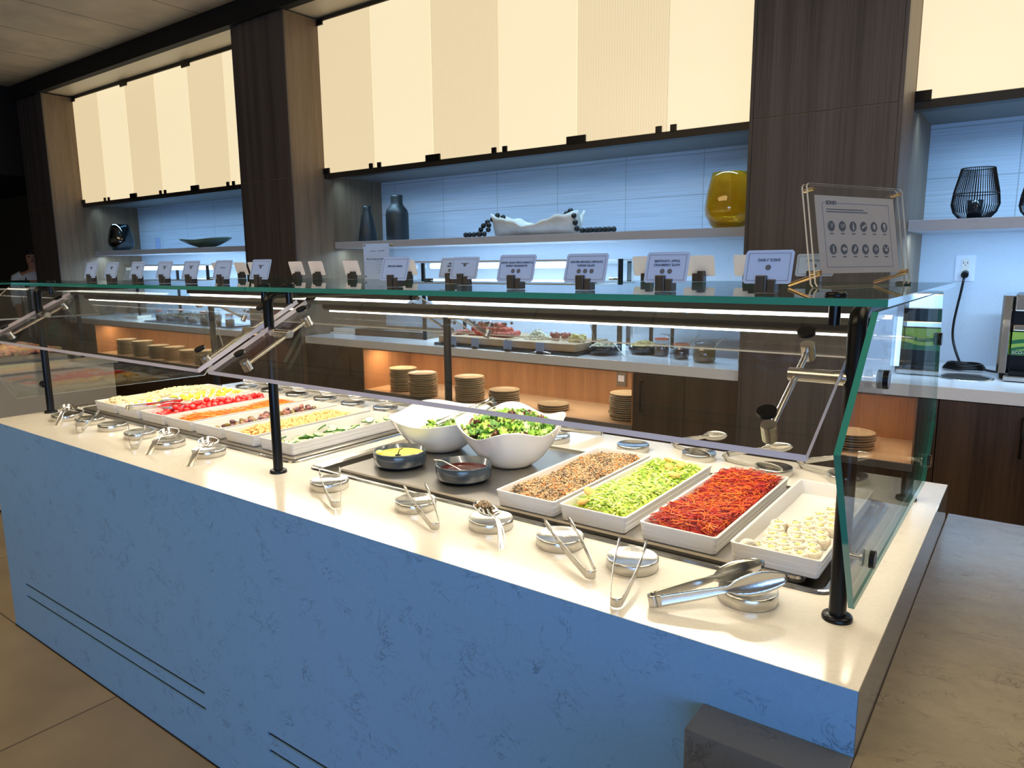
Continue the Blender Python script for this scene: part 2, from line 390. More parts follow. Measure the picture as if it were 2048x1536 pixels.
# ------------------------------------------------------------------ quartz shelves
for x0, x1, lb in ((-9.893, -5.896, 'pale quartz wall shelf holding the long green dish'), (-5.144, -1.199, 'pale quartz wall shelf holding the amber vase and the two dark bottles'),
                   (-.455, 2.18, 'pale quartz wall shelf holding the two wire vases')):
    mb = MB(); mb.box(x0, x1, 3.418, 4.03, 1.686, 1.744); single('wall_shelf', mb, M_shelf, lb, 'shelf', bevel=.002)

# ------------------------------------------------------------------ back counters
def cab_door(t, x0, x1, z0, z1, hx=None):
    d = put('cabinet_door', MB().box(x0+.002, x1-.002, 3.03, 3.05, z0, z1), M_bwood, t, bevel=.001)
    if hx is not None:
        h = MB(); h.tube([(hx, 3.03, .60), (hx, 3.0, .60), (hx, 3.0, .79), (hx, 3.03, .79)], .006, 8)
        put('door_handle', h, M_blk, d)
def back_counter(x0, x1, niches, doors, label, wl):
    t = thing('back_counter', label, 'counter', ((x0+x1)/2, 3.5, 0))
    put('worktop', MB().box(x0, x1, 3.024, 4.03, .847, .91), M_bctop, t, bevel=.002)
    b = MB(); b.box(x0, x1, 3.95, 4.0, .0, .845); b.box(x0, x1, 3.06, 3.95, 0, .40)
    put('base_carcass', b, M_bwood, t)
    for a, c in niches:
        n = MB(); n.box(a, c, 3.60, 3.62, .49, .845); n.box(a-.01, a, 3.04, 3.62, .45, .845); n.box(c, c+.01, 3.04, 3.62, .45, .845)
        n.box(a, c, 3.04, 3.62, .835, .845)
        put('niche_lining', n, M_oak, t)
        put('niche_floor', MB().box(a-.01, c+.01, 3.045, 3.6, .455, .492), M_oakf, t)
        put('niche_edge', MB().box(a-.01, c+.01, 3.03, 3.045, .452, .492), mat('grey niche edge', (.16, .155, .16), .4), t)
        cab_door(t, a-.01, (a+c)/2, .1, .448); cab_door(t, (a+c)/2, c+.01, .1, .448)
        if c-a > 1:
            lamp('niche_light', ((a+c)/2, 3.25, .832), (c-a-.15, .03), 9 if c-a < 3 else 13, (1, .80, .58), rot=(0, 0, 0))
            lamp('niche_spot', (a+.12, 3.2, .83), (.04, .04), 1.6, (1, .6, .28), rot=(0, 0, 0))
        else:
            lamp('niche_light', ((a+c)/2, 3.25, .832), (c-a-.1, .03), 4, (1, .72, .48), rot=(0, 0, 0))
    for a, c, hx in doors: cab_door(t, a, c, .1, .842, hx)
    return t
back_counter(-9.89, -5.897, [(-9.23, -6.6)], [(-9.89, -9.24, None), (-6.59, -5.897, None)], 'back counter in the far left bay with many plate stacks beneath', 0)
bc2 = back_counter(-5.143, -1.2, [(-4.40, -1.90)], [(-5.143, -4.86, None), (-4.86, -4.41, -4.53), (-1.885, -1.54, -1.82), (-1.54, -1.2, None)], 'back counter in the middle bay with cutting boards on top and plate stacks beneath', 0)
bc3 = back_counter(-.455, 2.18, [(.24, 1.1)], [(-.455, -.20, None), (-.20, .23, .15), (1.11, 1.64, None), (1.64, 2.18, None)], 'back counter at the right under the toaster and the power cord', 0)
op = MB(); op.box(-2.30, -2.22, 3.588, 3.60, .64, .76)
w = thing('niche_outlet', 'small square power outlet on the oak niche wall above the right plate stack', 'outlet', (-2.26, 3.595, .70))
put('cover_plate', op, M_satin, w, bevel=.003); put('socket', MB().box(-2.285, -2.235, 3.584, 3.588, .675, .72), M_cardback, w)
#SECTION island
# ------------------------------------------------------------------ serving island
XL = -3.3035; YB = 1.2053
isl = thing('salad_island', 'long salad bar island with white quartz top and daylight-tinted blue front', 'counter', (-1.65, .6, 0))
tp = MB()
WL = (-3.30+.0, -1.70, .29, .99); WR = (-1.62, -.105, .288, .93)
xs = [XL, -3.27, -1.715, -1.605, -.12, 0]; ysL = [0, .303, .955, YB]
for i in range(5):                                     # the slab has two openings for the wells
    hole = i in (1, 3)
    if not hole: tp.box(xs[i], xs[i+1], 0, YB, .88, ZI)
    else:
        yb_ = .965 if i == 1 else .915
        tp.box(xs[i], xs[i+1], 0, .303, .88, ZI); tp.box(xs[i], xs[i+1], yb_, YB, .88, ZI)
put('countertop', tp, M_top, isl)
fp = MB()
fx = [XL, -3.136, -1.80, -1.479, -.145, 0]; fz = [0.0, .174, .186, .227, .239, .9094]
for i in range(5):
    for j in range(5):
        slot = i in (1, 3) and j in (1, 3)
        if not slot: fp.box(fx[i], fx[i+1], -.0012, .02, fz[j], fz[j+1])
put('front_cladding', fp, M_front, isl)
for a, c in ((-3.136, -1.80), (-1.479, -.145)):
    for z in (.174, .227): put('vent_slot', MB().box(a, c, .004, .03, z, z+.012), M_slot, isl)
put('end_cladding', MB().box(-.02, .0012, .0, YB, 0, .9094), M_side, isl)
put('left_cladding', MB().box(XL, XL+.02, .02, YB, 0, .88), M_side, isl)
put('back_cladding', MB().box(XL+.02, -.02, YB-.02, YB, 0, .88), M_bwood, isl)
put('kick_plate', MB().box(XL, 0, -.003, 0, 0, .006), M_slot, isl)
# lower ledge running round the right end
led = thing('stone_ledge', 'lower beige stone ledge counter to the right of the salad island', 'counter', (.6, .2, 0))
mb = MB(); mb.box(.0016, 2.6, -.83, 1.285, .755, .8047); put('ledge_top', mb, M_ledge, led, bevel=.002)
mb = MB(); mb.box(.05, 2.5, -.75, 1.2, .0, .755); put('ledge_base', mb, M_block, led)
mb = MB(); mb.box(-.2296, .0010, -.0814, -.0016, .0, .8047); single('stone_ledge_end', mb, M_block, 'dark stone ledge end block standing against the front right corner of the island', 'ledge', bevel=.002)

# ------------------------------------------------------------------ steel wells
def rrect(x0, x1, y0, y1, r, z, k=5):
    P = []
    for cx, cy, a0 in ((x1-r, y1-r, 0), (x0+r, y1-r, 90), (x0+r, y0+r, 180), (x1-r, y0+r, 270)):
        for i in range(k+1):
            a = radians(a0+90*i/k); P.append((cx+r*cos(a), cy+r*sin(a), z))
    return P
def loops(rings, mi=0, sm=False, fill=False):
    mb = MB(); n = len(rings[0]); vs = [p for r in rings for p in r]
    fs = [(i*n+j, i*n+(j+1) % n, (i+1)*n+(j+1) % n, (i+1)*n+j) for i in range(len(rings)-1) for j in range(n)]
    if fill: fs.append(tuple((len(rings)-1)*n+j for j in range(n)))
    return mb.add(vs, fs, mi, sm)
def well(x0, x1, y0, y1, label, sheet):
    t = thing('steel_food_well', label, 'food well', ((x0+x1)/2, (y0+y1)/2, ZI))
    r = .035
    put('well_rim', loops([rrect(x0, x1, y0, y1, r, ZI+.0005), rrect(x0+.002, x1-.002, y0+.002, y1-.002, r, ZI+.006), rrect(x0+.007, x1-.007, y0+.007, y1-.007, r-.004, ZI+.007),
          rrect(x0+.020, x1-.020, y0+.020, y1-.020, r-.012, ZI+.003), rrect(x0+.024, x1-.024, y0+.024, y1-.024, r-.014, ZI-.004), rrect(x0+.026, x1-.026, y0+.026, y1-.026, r-.015, ZI-.028)]), M_steel, t)
    put('well_pan', loops([rrect(x0+.026, x1-.026, y0+.026, y1-.026, r-.015, ZI-.004), rrect(x0+.027, x1-.027, y0+.027, y1-.027, r-.015, ZI-.029)], fill=True), M_satin, t)
    if sheet:
        a, b, c, d = sheet
        put('flat_lid', loops([rrect(a, b, c, d, .015, ZI-.006), rrect(a, b, c, d, .015, ZI+.002), rrect(a+.004, b-.004, c+.004, d-.004, .012, ZI+.006)], fill=True), M_satin, t, label='flat brushed sheet over the well')
well(-3.30, -1.695, .292, .99, 'steel food well at the left under the seven white dishes', (-3.23, -1.735, .325, .94))
well(-1.625, -.100, .288, .93, 'steel food well at the right under the bowls and four white dishes', (-1.53, -.165, .332, .885))
ZS = ZI+.0065

# ------------------------------------------------------------------ sneeze guard
P1X, P2X, P3X, PY, PYB = -3.2597, -1.6597, -.0752, .2136, 1.0
sg = thing('sneeze_guard', 'glass sneeze guard on black posts over the salad island', 'sneeze guard', (-1.66, .6, ZI))
def post(x, y, sgn):
    mb = MB(); pr = []
    pts = [(x, y, ZI+.008), (x, y, 1.0), (x, y, 1.425), (x, y+sgn*.006, 1.438), (x, y+sgn*.025, 1.444), (x, y+sgn*.05, 1.444)]
    mb.tube(pts, .0145, 18); p = put('post', mb, M_blk, sg)
    f = MB(); f.lathe([(0, .010), (.020, .010), (.0245, .008), (.0255, .004), (.0255, 0)], (x, y, ZI), 28); put('flange', f, M_blk, p)
for x in (P1X, P2X, P3X):
    post(x, PY, 1); post(x, PYB, -1)
    put('cross_rail', MB().cyl((x, PY+.045, 1.444), (x, PYB-.045, 1.444), .0135, 16), M_blk, sg)
# glass shelf on top (two sheets)
for a, b in ((-3.32, -1.662), (-1.658, -.022)):
    mb = MB(); mb.box(a, b, .142, 1.16, 1.458, 1.470, 0, skip=('f', 'k', 'l', 'r'))
    mb.box(a, b, .142, 1.16, 1.458, 1.470, 1, skip=('t', 'b')); put('shelf_glass', mb, [M_glass, M_gedge], sg)
for x in (-.118, -1.60, -1.72, -3.20):
    for y in (.245, .97):
        s_ = put('standoff', MB().cyl((x, y, 1.42), (x, y, 1.458), .010, 14), M_blk, sg)
        c_ = MB(); c_.lathe([(0, .006), (.016, .006), (.018, .003), (.018, 0)], (x, y, 1.4705), 20); put('standoff_cap', c_, M_blk, s_)
# light bars
for y, sgn, nm in ((.385, 1, 'front'), (.86, -1, 'rear')):
    for a, b in ((-3.20, -1.70), (-1.61, -.10)):
        mb = MB()
        if sgn > 0: mb.cyl((a, y, 1.407), (b, y, 1.407), .0145, 16)
        else: mb.box(a, b, y-.02, y+.02, 1.400, 1.434)
        q = put('light_bar', mb, M_bar, sg, bevel=0 if sgn > 0 else .004)
        mb = MB(); zc = 1.409
        if sgn > 0: mb.box(a+.02, b-.02, y-.004, y+.008, 1.389, 1.3935)
        else: mb.prism([(a+.02, y-.019, 1.3998), (a+.02, y-.010, 1.390), (a+.02, y+.008, 1.3998)], (b-a-.04, 0, 0))
        put('led_strip', mb, M_led, q)
        lamp('light_bar_lamp', ((a+b)/2, y+sgn*.004, 1.386), (b-a-.06, .014), 6.2 if sgn > 0 else 6, (1, .90, .72), rot=(radians(12)*sgn, 0, 0))
        put('bar_clamp', MB().cyl((b, y, 1.412), (b+.03, y, 1.436), .012, 12), M_blk, q)
# slanting panes
def pane(a, b, mir):
    Yf = lambda y: y if not mir else PY+PYB-y
    p = [(Yf(0.0), 1.25), (Yf(.342), 1.4246)]
    dx = Vector((0, p[1][0]-p[0][0], p[1][1]-p[0][1])); n = Vector((0, -dx.z, dx.y)).normalized()*(.013 if not mir else .005)
    if n.z > 0: n = -n
    poly = [(a, p[0][0], p[0][1]), (b, p[0][0], p[0][1]), (b, p[1][0], p[1][1]), (a, p[1][0], p[1][1])]
    mb = MB(); A = [Vector(q) for q in poly]; B = [q+n for q in A]
    mb.add(A+B, [(0, 1, 2, 3), (7, 6, 5, 4)], 0); [mb.add(A+B, [(i, (i+1) % 4, 4+(i+1) % 4, 4+i)], 2 if i == 2 else 1) for i in range(4)]
    pn = put('slanted_pane', mb, [M_smoke, M_gthin if mir else M_gedge2, M_dkedge], sg)
    return pn, p
for mir in (False, True):
    for a, b in ((-3.268, -1.695), (-1.650, -.092)):
        pn, p = pane(a, b, mir)
        for hx, px in ((a, a+.075), (b, b-.075)):
            yy = PY if not mir else PYB; sg_ = 1 if not mir else -1; zc = 1.335
            h = MB(); endx = px+(.012 if px > hx else -.012)
            pxp = min((P1X, P2X, P3X), key=lambda q: abs(q-px))
            h.cyl((pxp, yy, zc), (endx, yy, zc), .0115, 18); h.cyl((pxp+(.014 if px > pxp else -.014), yy, zc), (pxp+(.028 if px > pxp else -.028), yy, zc), .0128, 18)
            hb = put('bracket_hub', h, M_steel, sg)
            Y = lambda q: q if not mir else PY+PYB-q
            a1 = (px, Y(.075), 1.335-.514*(.2136-.075)-.002); a2 = (px, Y(.285), 1.335+.514*(.285-.2136)-.002)
            put('bracket_rod', MB().cyl(a1, a2, .0055, 12), M_steel, hb)
            for q in (.075, .285):
                zz = 1.335+.514*(q-.2136)
                nrm = Vector((0, -.457*sg_, .889)); c0 = Vector((px, Y(q), zz-.006)); top = c0+nrm*.047
                put('pane_clamp', MB().cyl(c0-nrm*.012, c0+nrm*.018, .0125, 18), M_steel, hb)
                put('clamp_cap', MB().cyl(top-nrm*.0075, top-nrm*.001, .0155, 20), M_blk, hb)
# end panes
for x, s_ in ((-.040, 1), (-3.30, -1)):
    poly = [(x, .125, 1.452), (x, -.075, 1.275), (x, .105, .985), (x, .955, .975), (x, 1.075, 1.11), (x, .985, 1.452)]
    mb = MB(); mb.prism(poly[::-1], (.009, 0, 0), 0, 1); put('end_pane', mb, [M_endg, M_gedge if s_ > 0 else M_gthin], sg)
    for y in (PY, .96):
        for z in (1.031, 1.338):
            xa = (P3X if s_ > 0 else P1X); c = x+.0045
            q = put('end_pin', MB().cyl((xa, y, z), (c-.006 if s_ > 0 else c+.006, y, z), .006, 12), M_chrome if s_ > 0 else M_blk, sg)
            put('pin_disc', MB().cyl((c+.005*s_, y, z), (c+.013*s_, y, z), .0155, 20), M_blk, q)
            put('pin_washer', MB().cyl((c-.009*s_, y, z), (c-.005*s_, y, z), .0155, 20), M_chrome, q)

#SECTION dishes
# ------------------------------------------------------------------ white rectangular dishes
def dish_mesh(w, d, h):
    mb = MB(); t = .006; tp_ = .006
    R = lambda i, z, r=.008: rrect(-w/2+i, w/2-i, -d/2+i, d/2-i, r, z, 3)
    n = len(R(0, 0)); rings = [R(tp_+.002, 0), R(tp_, .002), R(tp_-.0018, h*.3), R(tp_-.0014, h*.33), R(tp_-.0034, h*.62), R(tp_-.0030, h*.65), R(.0005, h-.003), R(0, h), R(t, h), R(t+.001, h-.003), R(tp_+t+.001, .007)]
    vs = [p for r in rings for p in r]
    fs = [(i*n+j, i*n+(j+1) % n, (i+1)*n+(j+1) % n, (i+1)*n+j) for i in range(len(rings)-1) for j in range(n)]
    fs.append(tuple((len(rings)-1)*n+j for j in range(n))); fs.append(tuple(range(n))[::-1])
    mb.add(vs, fs); return mb
DW, DH = .180, .041; DY0, DY1 = .335, .872; DYC = (DY0+DY1)/2; DD = DY1-DY0
DX = {}
names = [('potato', -3.035), ('egg', -2.842), ('tomato', -2.645), ('carrot', -2.449), ('olive', -2.25), ('chickpea', -2.052), ('cucumber', -1.845),
         ('lentil', -.832), ('brussels', -.640), ('beet', -.428), ('sushi', -.222)]
dl = {'potato': 'white rectangular dish of diced potato, farthest left on the island', 'egg': 'white rectangular dish of chopped boiled egg', 'tomato': 'white rectangular dish of cherry tomatoes',
      'carrot': 'white rectangular dish of shredded carrot alone', 'olive': 'white rectangular dish of mixed olives', 'chickpea': 'white rectangular dish of chickpeas', 'cucumber': 'white rectangular dish of sliced cucumber',
      'lentil': 'white rectangular dish of brown lentil salad', 'brussels': 'white rectangular dish of shaved green sprouts with croutons', 'beet': 'white rectangular dish of red beetroot and carrot slaw', 'sushi': 'white rectangular dish of sushi rolls at the right end'}
me = None
for nm, x in names:
    if me is None:
        o = put('serving_dish', dish_mesh(DW, DD, DH), M_mel, None, False); me = o.data
    else:
        o = bpy.data.objects.new('serving_dish', me); COL.objects.link(o)
    o.location = (x, DYC, ZS); tag(o, dl[nm], 'dish', 'white rectangular serving dishes'); DX[nm] = x
    if nm == 'beet': o.rotation_euler[2] = 0
FZ = ZS+.0075
IW, ID = DW-.026, DD-.028           # inner floor of a dish
def heap(nm, fn, mats, name, label, cat, n=(12, 36), jit=.002):
    """mounded filling, fn(u,v)-> height over dish floor"""
    mb = MB(); x = DX[nm]
    mb.grid(lambda u, v: (x-IW/2+u*IW, DY0+.014+v*ID, FZ+max(.0005, fn(u, v)+random.uniform(-jit, jit))), *n)
    return mb
def hill(u, v, h, eu=.12, ev=.06):
    e = min(1, min(u, 1-u)/eu)*min(1, min(v, 1-v)/ev); return h*(e**.5)
def strands(mb, nm, fn, N, L, r, mats, curl=.6, v0=.02, v1=.98):
    x = DX[nm]
    for _ in range(N):
        u, v = random.uniform(.03, .97), random.uniform(v0, v1); z = FZ+fn(u, v)+random.uniform(-.002, .006)
        a = random.uniform(0, 2*pi); l = L*random.uniform(.6, 1.3); k = 5; P = []; c = random.uniform(-1, 1)*curl*3; p = Vector((x-IW/2+u*IW, DY0+.014+v*ID, z)); e = random.uniform(-.25, .35)
        for i in range(k):
            P.append(p.copy()); aa = a+c*i/k; p = p+Vector((cos(aa), sin(aa), e*(1-i/2.2)))*l/(k-1)
            p.x = min(max(p.x, x-IW/2+.001), x+IW/2-.001); p.y = min(max(p.y, DY0+.014), DY1-.014); p.z = max(p.z, FZ+.001)
        mb.tube(P, r*random.uniform(.7, 1.2), 3, random.choice(mats), caps=False)
def filler(name, mb, mats, label, cat): o = put(name, mb, mats); tag(o, label, cat, kind='stuff'); return o
# carrot
MC = [mat('carrot orange', (.90, .24, .015), .4, var=.2, vscale=60, sss=.1), mat('light carrot', (.95, .34, .03), .4), mat('deep carrot', (.72, .15, .01), .4)]
f = lambda u, v: hill(u, v, .020)+.006*sin(v*9)*(1 if .1 < v < .9 else 0)
mb = heap('carrot', f, MC, '', '', '', jit=.003); strands(mb, 'carrot', f, 900, .035, .0011, [0, 1, 2]); filler('shredded_carrot', mb, MC, 'shredded orange carrot filling a white dish beside the tomatoes', 'carrot')
# beet
MBt = [mat('beet red', (.40, .012, .014), .35, var=.25, vscale=60), mat('slaw carrot', (.90, .20, .02), .38), mat('deep beet', (.20, .008, .02), .35), mat('pink slaw', (.70, .05, .03), .38)]
f = lambda u, v: hill(u, v, .032, .1, .05)+.007*sin(v*7+1)*hill(u, v, 1)
mb = heap('beet', f, MBt, '', '', '', jit=.004); strands(mb, 'beet', f, 2600, .042, .0011, [0, 0, 1, 1, 1, 2, 3], .6); filler('beetroot_slaw', mb, MBt, 'red and orange shredded slaw in the dish beside the sushi', 'salad')
# lentils
ML = [mat('lentil tan', (.58, .38, .20), .5, var=.2, vscale=90), mat('lentil dark', (.12, .09, .055), .45), mat('lentil carrot bit', (.80, .24, .05), .45), mat('lentil grey', (.30, .23, .15), .5)]
f = lambda u, v: hill(u, v, .029, .1, .05)+.005*sin(v*11+u*4)*hill(u, v, 1)
mb = heap('lentil', f, ML, '', '', '', jit=.003); x = DX['lentil']
for _ in range(6000):
    u, v = random.random(), random.random(); dk = .5*sin(u*9+v*13)+.5*sin(v*31+u*5)+random.uniform(-1.7, 1.7)
    k = 2 if random.random() < .03 else (1 if dk > 1.1 else (3 if dk > .3 else 0))
    z = FZ+f(u, v)+random.uniform(-.001, .006); r = random.uniform(.0018, .0034)*(1.5 if k == 2 else 1)
    mb.ball((x-IW/2+.002+u*(IW-.004), DY0+.016+v*(ID-.004), z), r, 5, k, (1, 1, random.uniform(.5, .9)))
filler('lentil_salad', mb, ML, 'brown lentil salad with orange bits in the leftmost dish of the right well', 'salad')
# brussels sprouts
MG = [mat('pale sprout', (.58, .72, .09), .4, var=.2, vscale=50, sss=.1), mat('sprout green', (.20, .42, .02), .4), mat('sprout white', (.72, .76, .32), .4), mat('sprout dark', (.16, .36, .03), .4)]
f = lambda u, v: (hill(u, v, .031, .12, .1)+.006*sin(v*8)*hill(u, v, 1))*(1 if v > .04 else .4)
mb = heap('brussels', f, MG, '', '', '', jit=.004); x = DX['brussels']
def shred(mb, c, L, wd, mi, lift=.5):
    a = random.uniform(0, 2*pi); d = Vector((cos(a), sin(a), random.uniform(-.3, lift))); s_ = Vector((-sin(a), cos(a), random.uniform(-.6, .6))).normalized()
    cv = random.uniform(-.4, .7)
    mb.grid(lambda u, v: Vector(c)+d*L*(u-.5)+s_*wd*(v-.5)*(1-.6*abs(u-.5)*2)+Vector((0, 0, 1))*L*cv*(.25-(u-.5)**2)+Vector((0, 0, .2*wd*(1 if v > .4 and v < .6 else 0))), 4, 2, mi)
for _ in range(2400):
    u, v = random.uniform(.06, .94), random.uniform(.03, .97)
    shred(mb, (x-IW/2+u*IW, DY0+.014+v*ID, FZ+f(u, v)+random.uniform(-.001, .007)), random.uniform(.009, .022), random.uniform(.0035, .008), random.choices([0, 1, 2, 3], [6, 3, 3, 1])[0])
filler('shaved_sprouts', mb, MG, 'bright green shaved sprout salad in a white dish', 'salad')
M_cr = mat('toasted crouton', (.78, .42, .12), .7, bump=.5, bscale=300, var=.3, vscale=60)
for i, (u, v) in enumerate(((.18, .05), (.30, .02), (.12, .14), (.55, .80), (.70, .86), (.80, .70), (.38, .93))):
    mb = MB(); mb.ball((0, 0, 0), .013, 12, 0, (1.3, 1, .5))
    single('crouton', mb, M_cr, 'toasted golden crouton on the shaved sprout salad', 'crouton', (x-IW/2+u*IW, DY0+.02+v*(ID-.01), FZ+f(u, v)+.010), random.random()*3, 'croutons on the sprout salad').rotation_euler = (random.uniform(-.5, .5), random.uniform(-.4, .4), random.random()*3)
# potatoes
MP = [mat('boiled potato', (.74, .62, .38), .45, var=.1, vscale=40, sss=.1), mat('potato browned', (.74, .52, .28), .5)]
f = lambda u, v: hill(u, v, .037, .2, .1)+.006*sin(v*9+2)*hill(u, v, 1)
mb = heap('potato', f, MP, '', '', '', jit=.004); x = DX['potato']
for _ in range(420):
    u, v = random.uniform(.05, .95), random.uniform(.03, .97); s_ = random.uniform(.006, .010); R = Matrix.Rotation(random.random()*6, 3, 'Z') @ Matrix.Rotation(random.random()*6, 3, 'X')
    mb.ball((x-IW/2+u*IW, DY0+.014+v*ID, FZ+f(u, v)+.002), s_, 6, random.choices([0, 1], [7, 1])[0], (1.2, 1, .8), R)
filler('potato_salad', mb, MP, 'heap of creamy diced potato in the farthest left dish', 'potato')
# egg
ME = [mat('egg white', (.78, .74, .60), .3, sss=.1), mat('egg yolk', (.90, .52, .03), .55)]
f = lambda u, v: hill(u, v, .022, .2, .12)
mb = heap('egg', f, ME, '', '', '', jit=.003); filler('chopped_egg', mb, ME[0], 'layer of chopped egg white under the egg quarters', 'egg')
x = DX['egg']; eg = None
for i in range(58):
    u = random.uniform(.10, .90); v = .04+.92*(i+.5)/58
    if eg is None:
        eg = thing('egg_quarter', 'quarter of a boiled egg with yellow yolk in the white dish', 'egg', (0, 0, 0), 0, 'egg quarters in the white dish')
        mb = MB(); K = 9
        mb.grid(lambda a, b: (.026*cos(pi*a), .016*sin(pi*a)*cos(pi/2*(b)-pi/4), .016*sin(pi*a)*sin(pi/2*b-pi/4)), 10, 5)
        mb.add([(.026*cos(pi*i/10), .016*sin(pi*i/10)*cos(-pi/4), .016*sin(pi*i/10)*sin(-pi/4)) for i in range(11)], [tuple(range(11))])
        mb.add([(.026*cos(pi*i/10), .016*sin(pi*i/10)*cos(pi/4), .016*sin(pi*i/10)*sin(pi/4)) for i in range(11)], [tuple(range(11))[::-1]])
        put('white', mb, ME[0], eg, False)
        mb = MB(); mb.ball((0, .0, 0), .0105, 12, 0, (1.15, .95, .95)); put('yolk', mb, ME[1], eg, False)
        t = eg
    else: t = dup(eg, (0, 0, 0))
    t.location = (x-IW/2+u*IW, DY0+.014+v*ID, FZ+f(u, v)+.012+random.uniform(0, .006)); t.rotation_euler = (radians(-90)+random.uniform(-.7, .7), random.uniform(-.4, .4), random.random()*6)
# tomatoes
M_tom = mat('cherry tomato', (.78, .014, .012), .12, coat=.6, var=.15, vscale=30)
M_tomo = mat('orange red tomato', (.85, .09, .012), .12, coat=.6)
def pile(nm, r, N, hfun, base, u0=.06, u1=.94, v0=.03, v1=.97):
    """drop round things into a dish one by one: each rests on the floor or on those below"""
    x = DX[nm]; pts = []
    for _ in range(N*6):
        if len(pts) >= N: break
        u, v = random.uniform(u0, u1), random.uniform(v0, v1); px, py = x-IW/2+r*.7+u*(IW-1.4*r), DY0+.014+v*ID; rr = r*random.uniform(.88, 1.1)
        z = FZ+rr*.97
        for q in pts:
            d = (q[0]-px)**2+(q[1]-py)**2; s_ = (q[3]+rr)*.88
            if d < s_*s_: z = max(z, q[2]+sqrt(s_*s_-d))
        if z < FZ+rr+hfun(u, v): pts.append((px, py, z, rr))
    return pts
def scatter(base, pts, lab=None, tilt=.6):
    for i, p in enumerate(pts):
        o = base if i == 0 else base.copy()
        if i: COL.objects.link(o)
        o.location = p[:3]; k = p[3]/base['r']; o.scale = (k, k, k); o.rotation_euler = (random.uniform(-tilt, tilt), random.uniform(-tilt, tilt), random.random()*6)
mb = MB(); mb.ball((0, 0, 0), .0125, 14, 0, (1, 1, .93)); o = put('cherry_tomato', mb, M_tom, None, False); o['r'] = .0125
tag(o, 'shiny red cherry tomato in the pile between egg and carrot', 'tomato', 'cherry tomatoes in the dish')
scatter(o, pile('tomato', .0125, 190, lambda u, v: (.046 if .14 < v < .62 else .026)*min(1, (v+.05)*3, min(u+.3, 1.3-u)), 0))
# olives
mb = MB()
def olive(mi):
    q = MB(); q.ball((0, 0, 0), .0085, 12, 0, (1.35, 1, 1)); q.ball((.0112, 0, 0), .0022, 6, 1); return q
MO = [mat('purple olive', (.10, .028, .035), .18, coat=.5, var=.4, vscale=80), mat('green brown olive', (.22, .15, .035), .18, coat=.5, var=.3, vscale=80), mat('pink brown olive', (.34, .13, .09), .2, coat=.5, var=.3, vscale=90)]
M_pit = mat('olive hole', (.03, .015, .01), .6)
pts = pile('olive', .0092, 130, lambda u, v: .022*min(1, (1-v)*6, v*4)*(1 if u > .3 else .3), 0, .2, .94, .08, .97)
for k, (nm_, lb, g) in enumerate((('purple', 'dark purple olive among the mixed olives', 'purple olives'), ('green', 'greenish brown olive among the mixed olives', 'green olives'), ('pink', 'pinkish brown olive among the mixed olives', 'pink brown olives'))):
    o = put('olive', olive(0), [MO[k], M_pit], None, False); o['r'] = .0085; tag(o, lb, 'olive', g); scatter(o, pts[k::3])
# chickpeas
M_chk = mat('chickpea', (.90, .56, .22), .4, var=.15, vscale=60, sss=.1)
mb = MB(); mb.ball((0, 0, 0), .0058, 9, 0, (1, 1, .95)); mb.ball((.005, 0, .001), .0022, 6, 0); o = put('chickpea', mb, M_chk, None, False); o['r'] = .0058
pts = pile('chickpea', .0058, 900, lambda u, v: .024*min(1, v*6, (1-v)*7), 0, .03, .97, .04, .98)
pts.sort(key=lambda p: -p[2]+ .02*(p[1])); vis = pts[:300]; rest = pts[300:]
tag(o, 'pale yellow chickpea in the dish beside the cucumber', 'chickpea', 'chickpeas in the dish'); scatter(o, vis)
mb = MB()
for p in rest: mb.ball(p[:3], p[3], 6, 0)
filler('chickpea_bed', mb, M_chk, 'chickpeas lying underneath in the chickpea dish', 'chickpea')
# cucumber slices
M_cuf = mat('cucumber flesh', (.74, .86, .42), .3, var=.12, vscale=90, sss=.1); M_cus = mat('cucumber skin', (.03, .16, .02), .3); M_cuc = mat('cucumber core', (.80, .84, .40), .3)
cu = thing('cucumber_slice', 'round cucumber slice with dark green rim in the white dish', 'cucumber', (0, 0, 0), 0, 'cucumber slices in the dish')
mb = MB(); mb.lathe([(.0001, .002), (.0155, .002), (.0155, -.002), (.0001, -.002)], n=22, sm=False); put('flesh', mb, M_cuf, cu, False)
mb = MB(); mb.lathe([(.0155, .0023), (.0170, .0021), (.0175, 0), (.0170, -.0021), (.0155, -.0023)], n=22); put('peel', mb, M_cus, cu, False)
mb = MB(); mb.lathe([(.0001, .0024), (.0085, .0022)], n=14); put('core', mb, M_cuc, cu, False)
x = DX['cucumber']; i = 0
for (v0, v1, n_, ub) in ((.04, .20, 9, .55), (.18, .50, 20, .62), (.42, .66, 10, .62), (.80, .97, 10, .5)):
    for k in range(n_):
        v = v0+(v1-v0)*(k+.5)/n_; u = min(.92, max(.08, random.gauss(ub, .22)))
        t = cu if i == 0 else dup(cu, (0, 0, 0)); i += 1
        t.location = (x-IW/2+u*IW, DY0+.014+v*ID, FZ+.007+random.uniform(0, .014)+.010*(1 if k % 3 == 0 else 0)); t.rotation_euler = (random.uniform(-.45, .15), random.uniform(-.55, .3), random.random()*6)
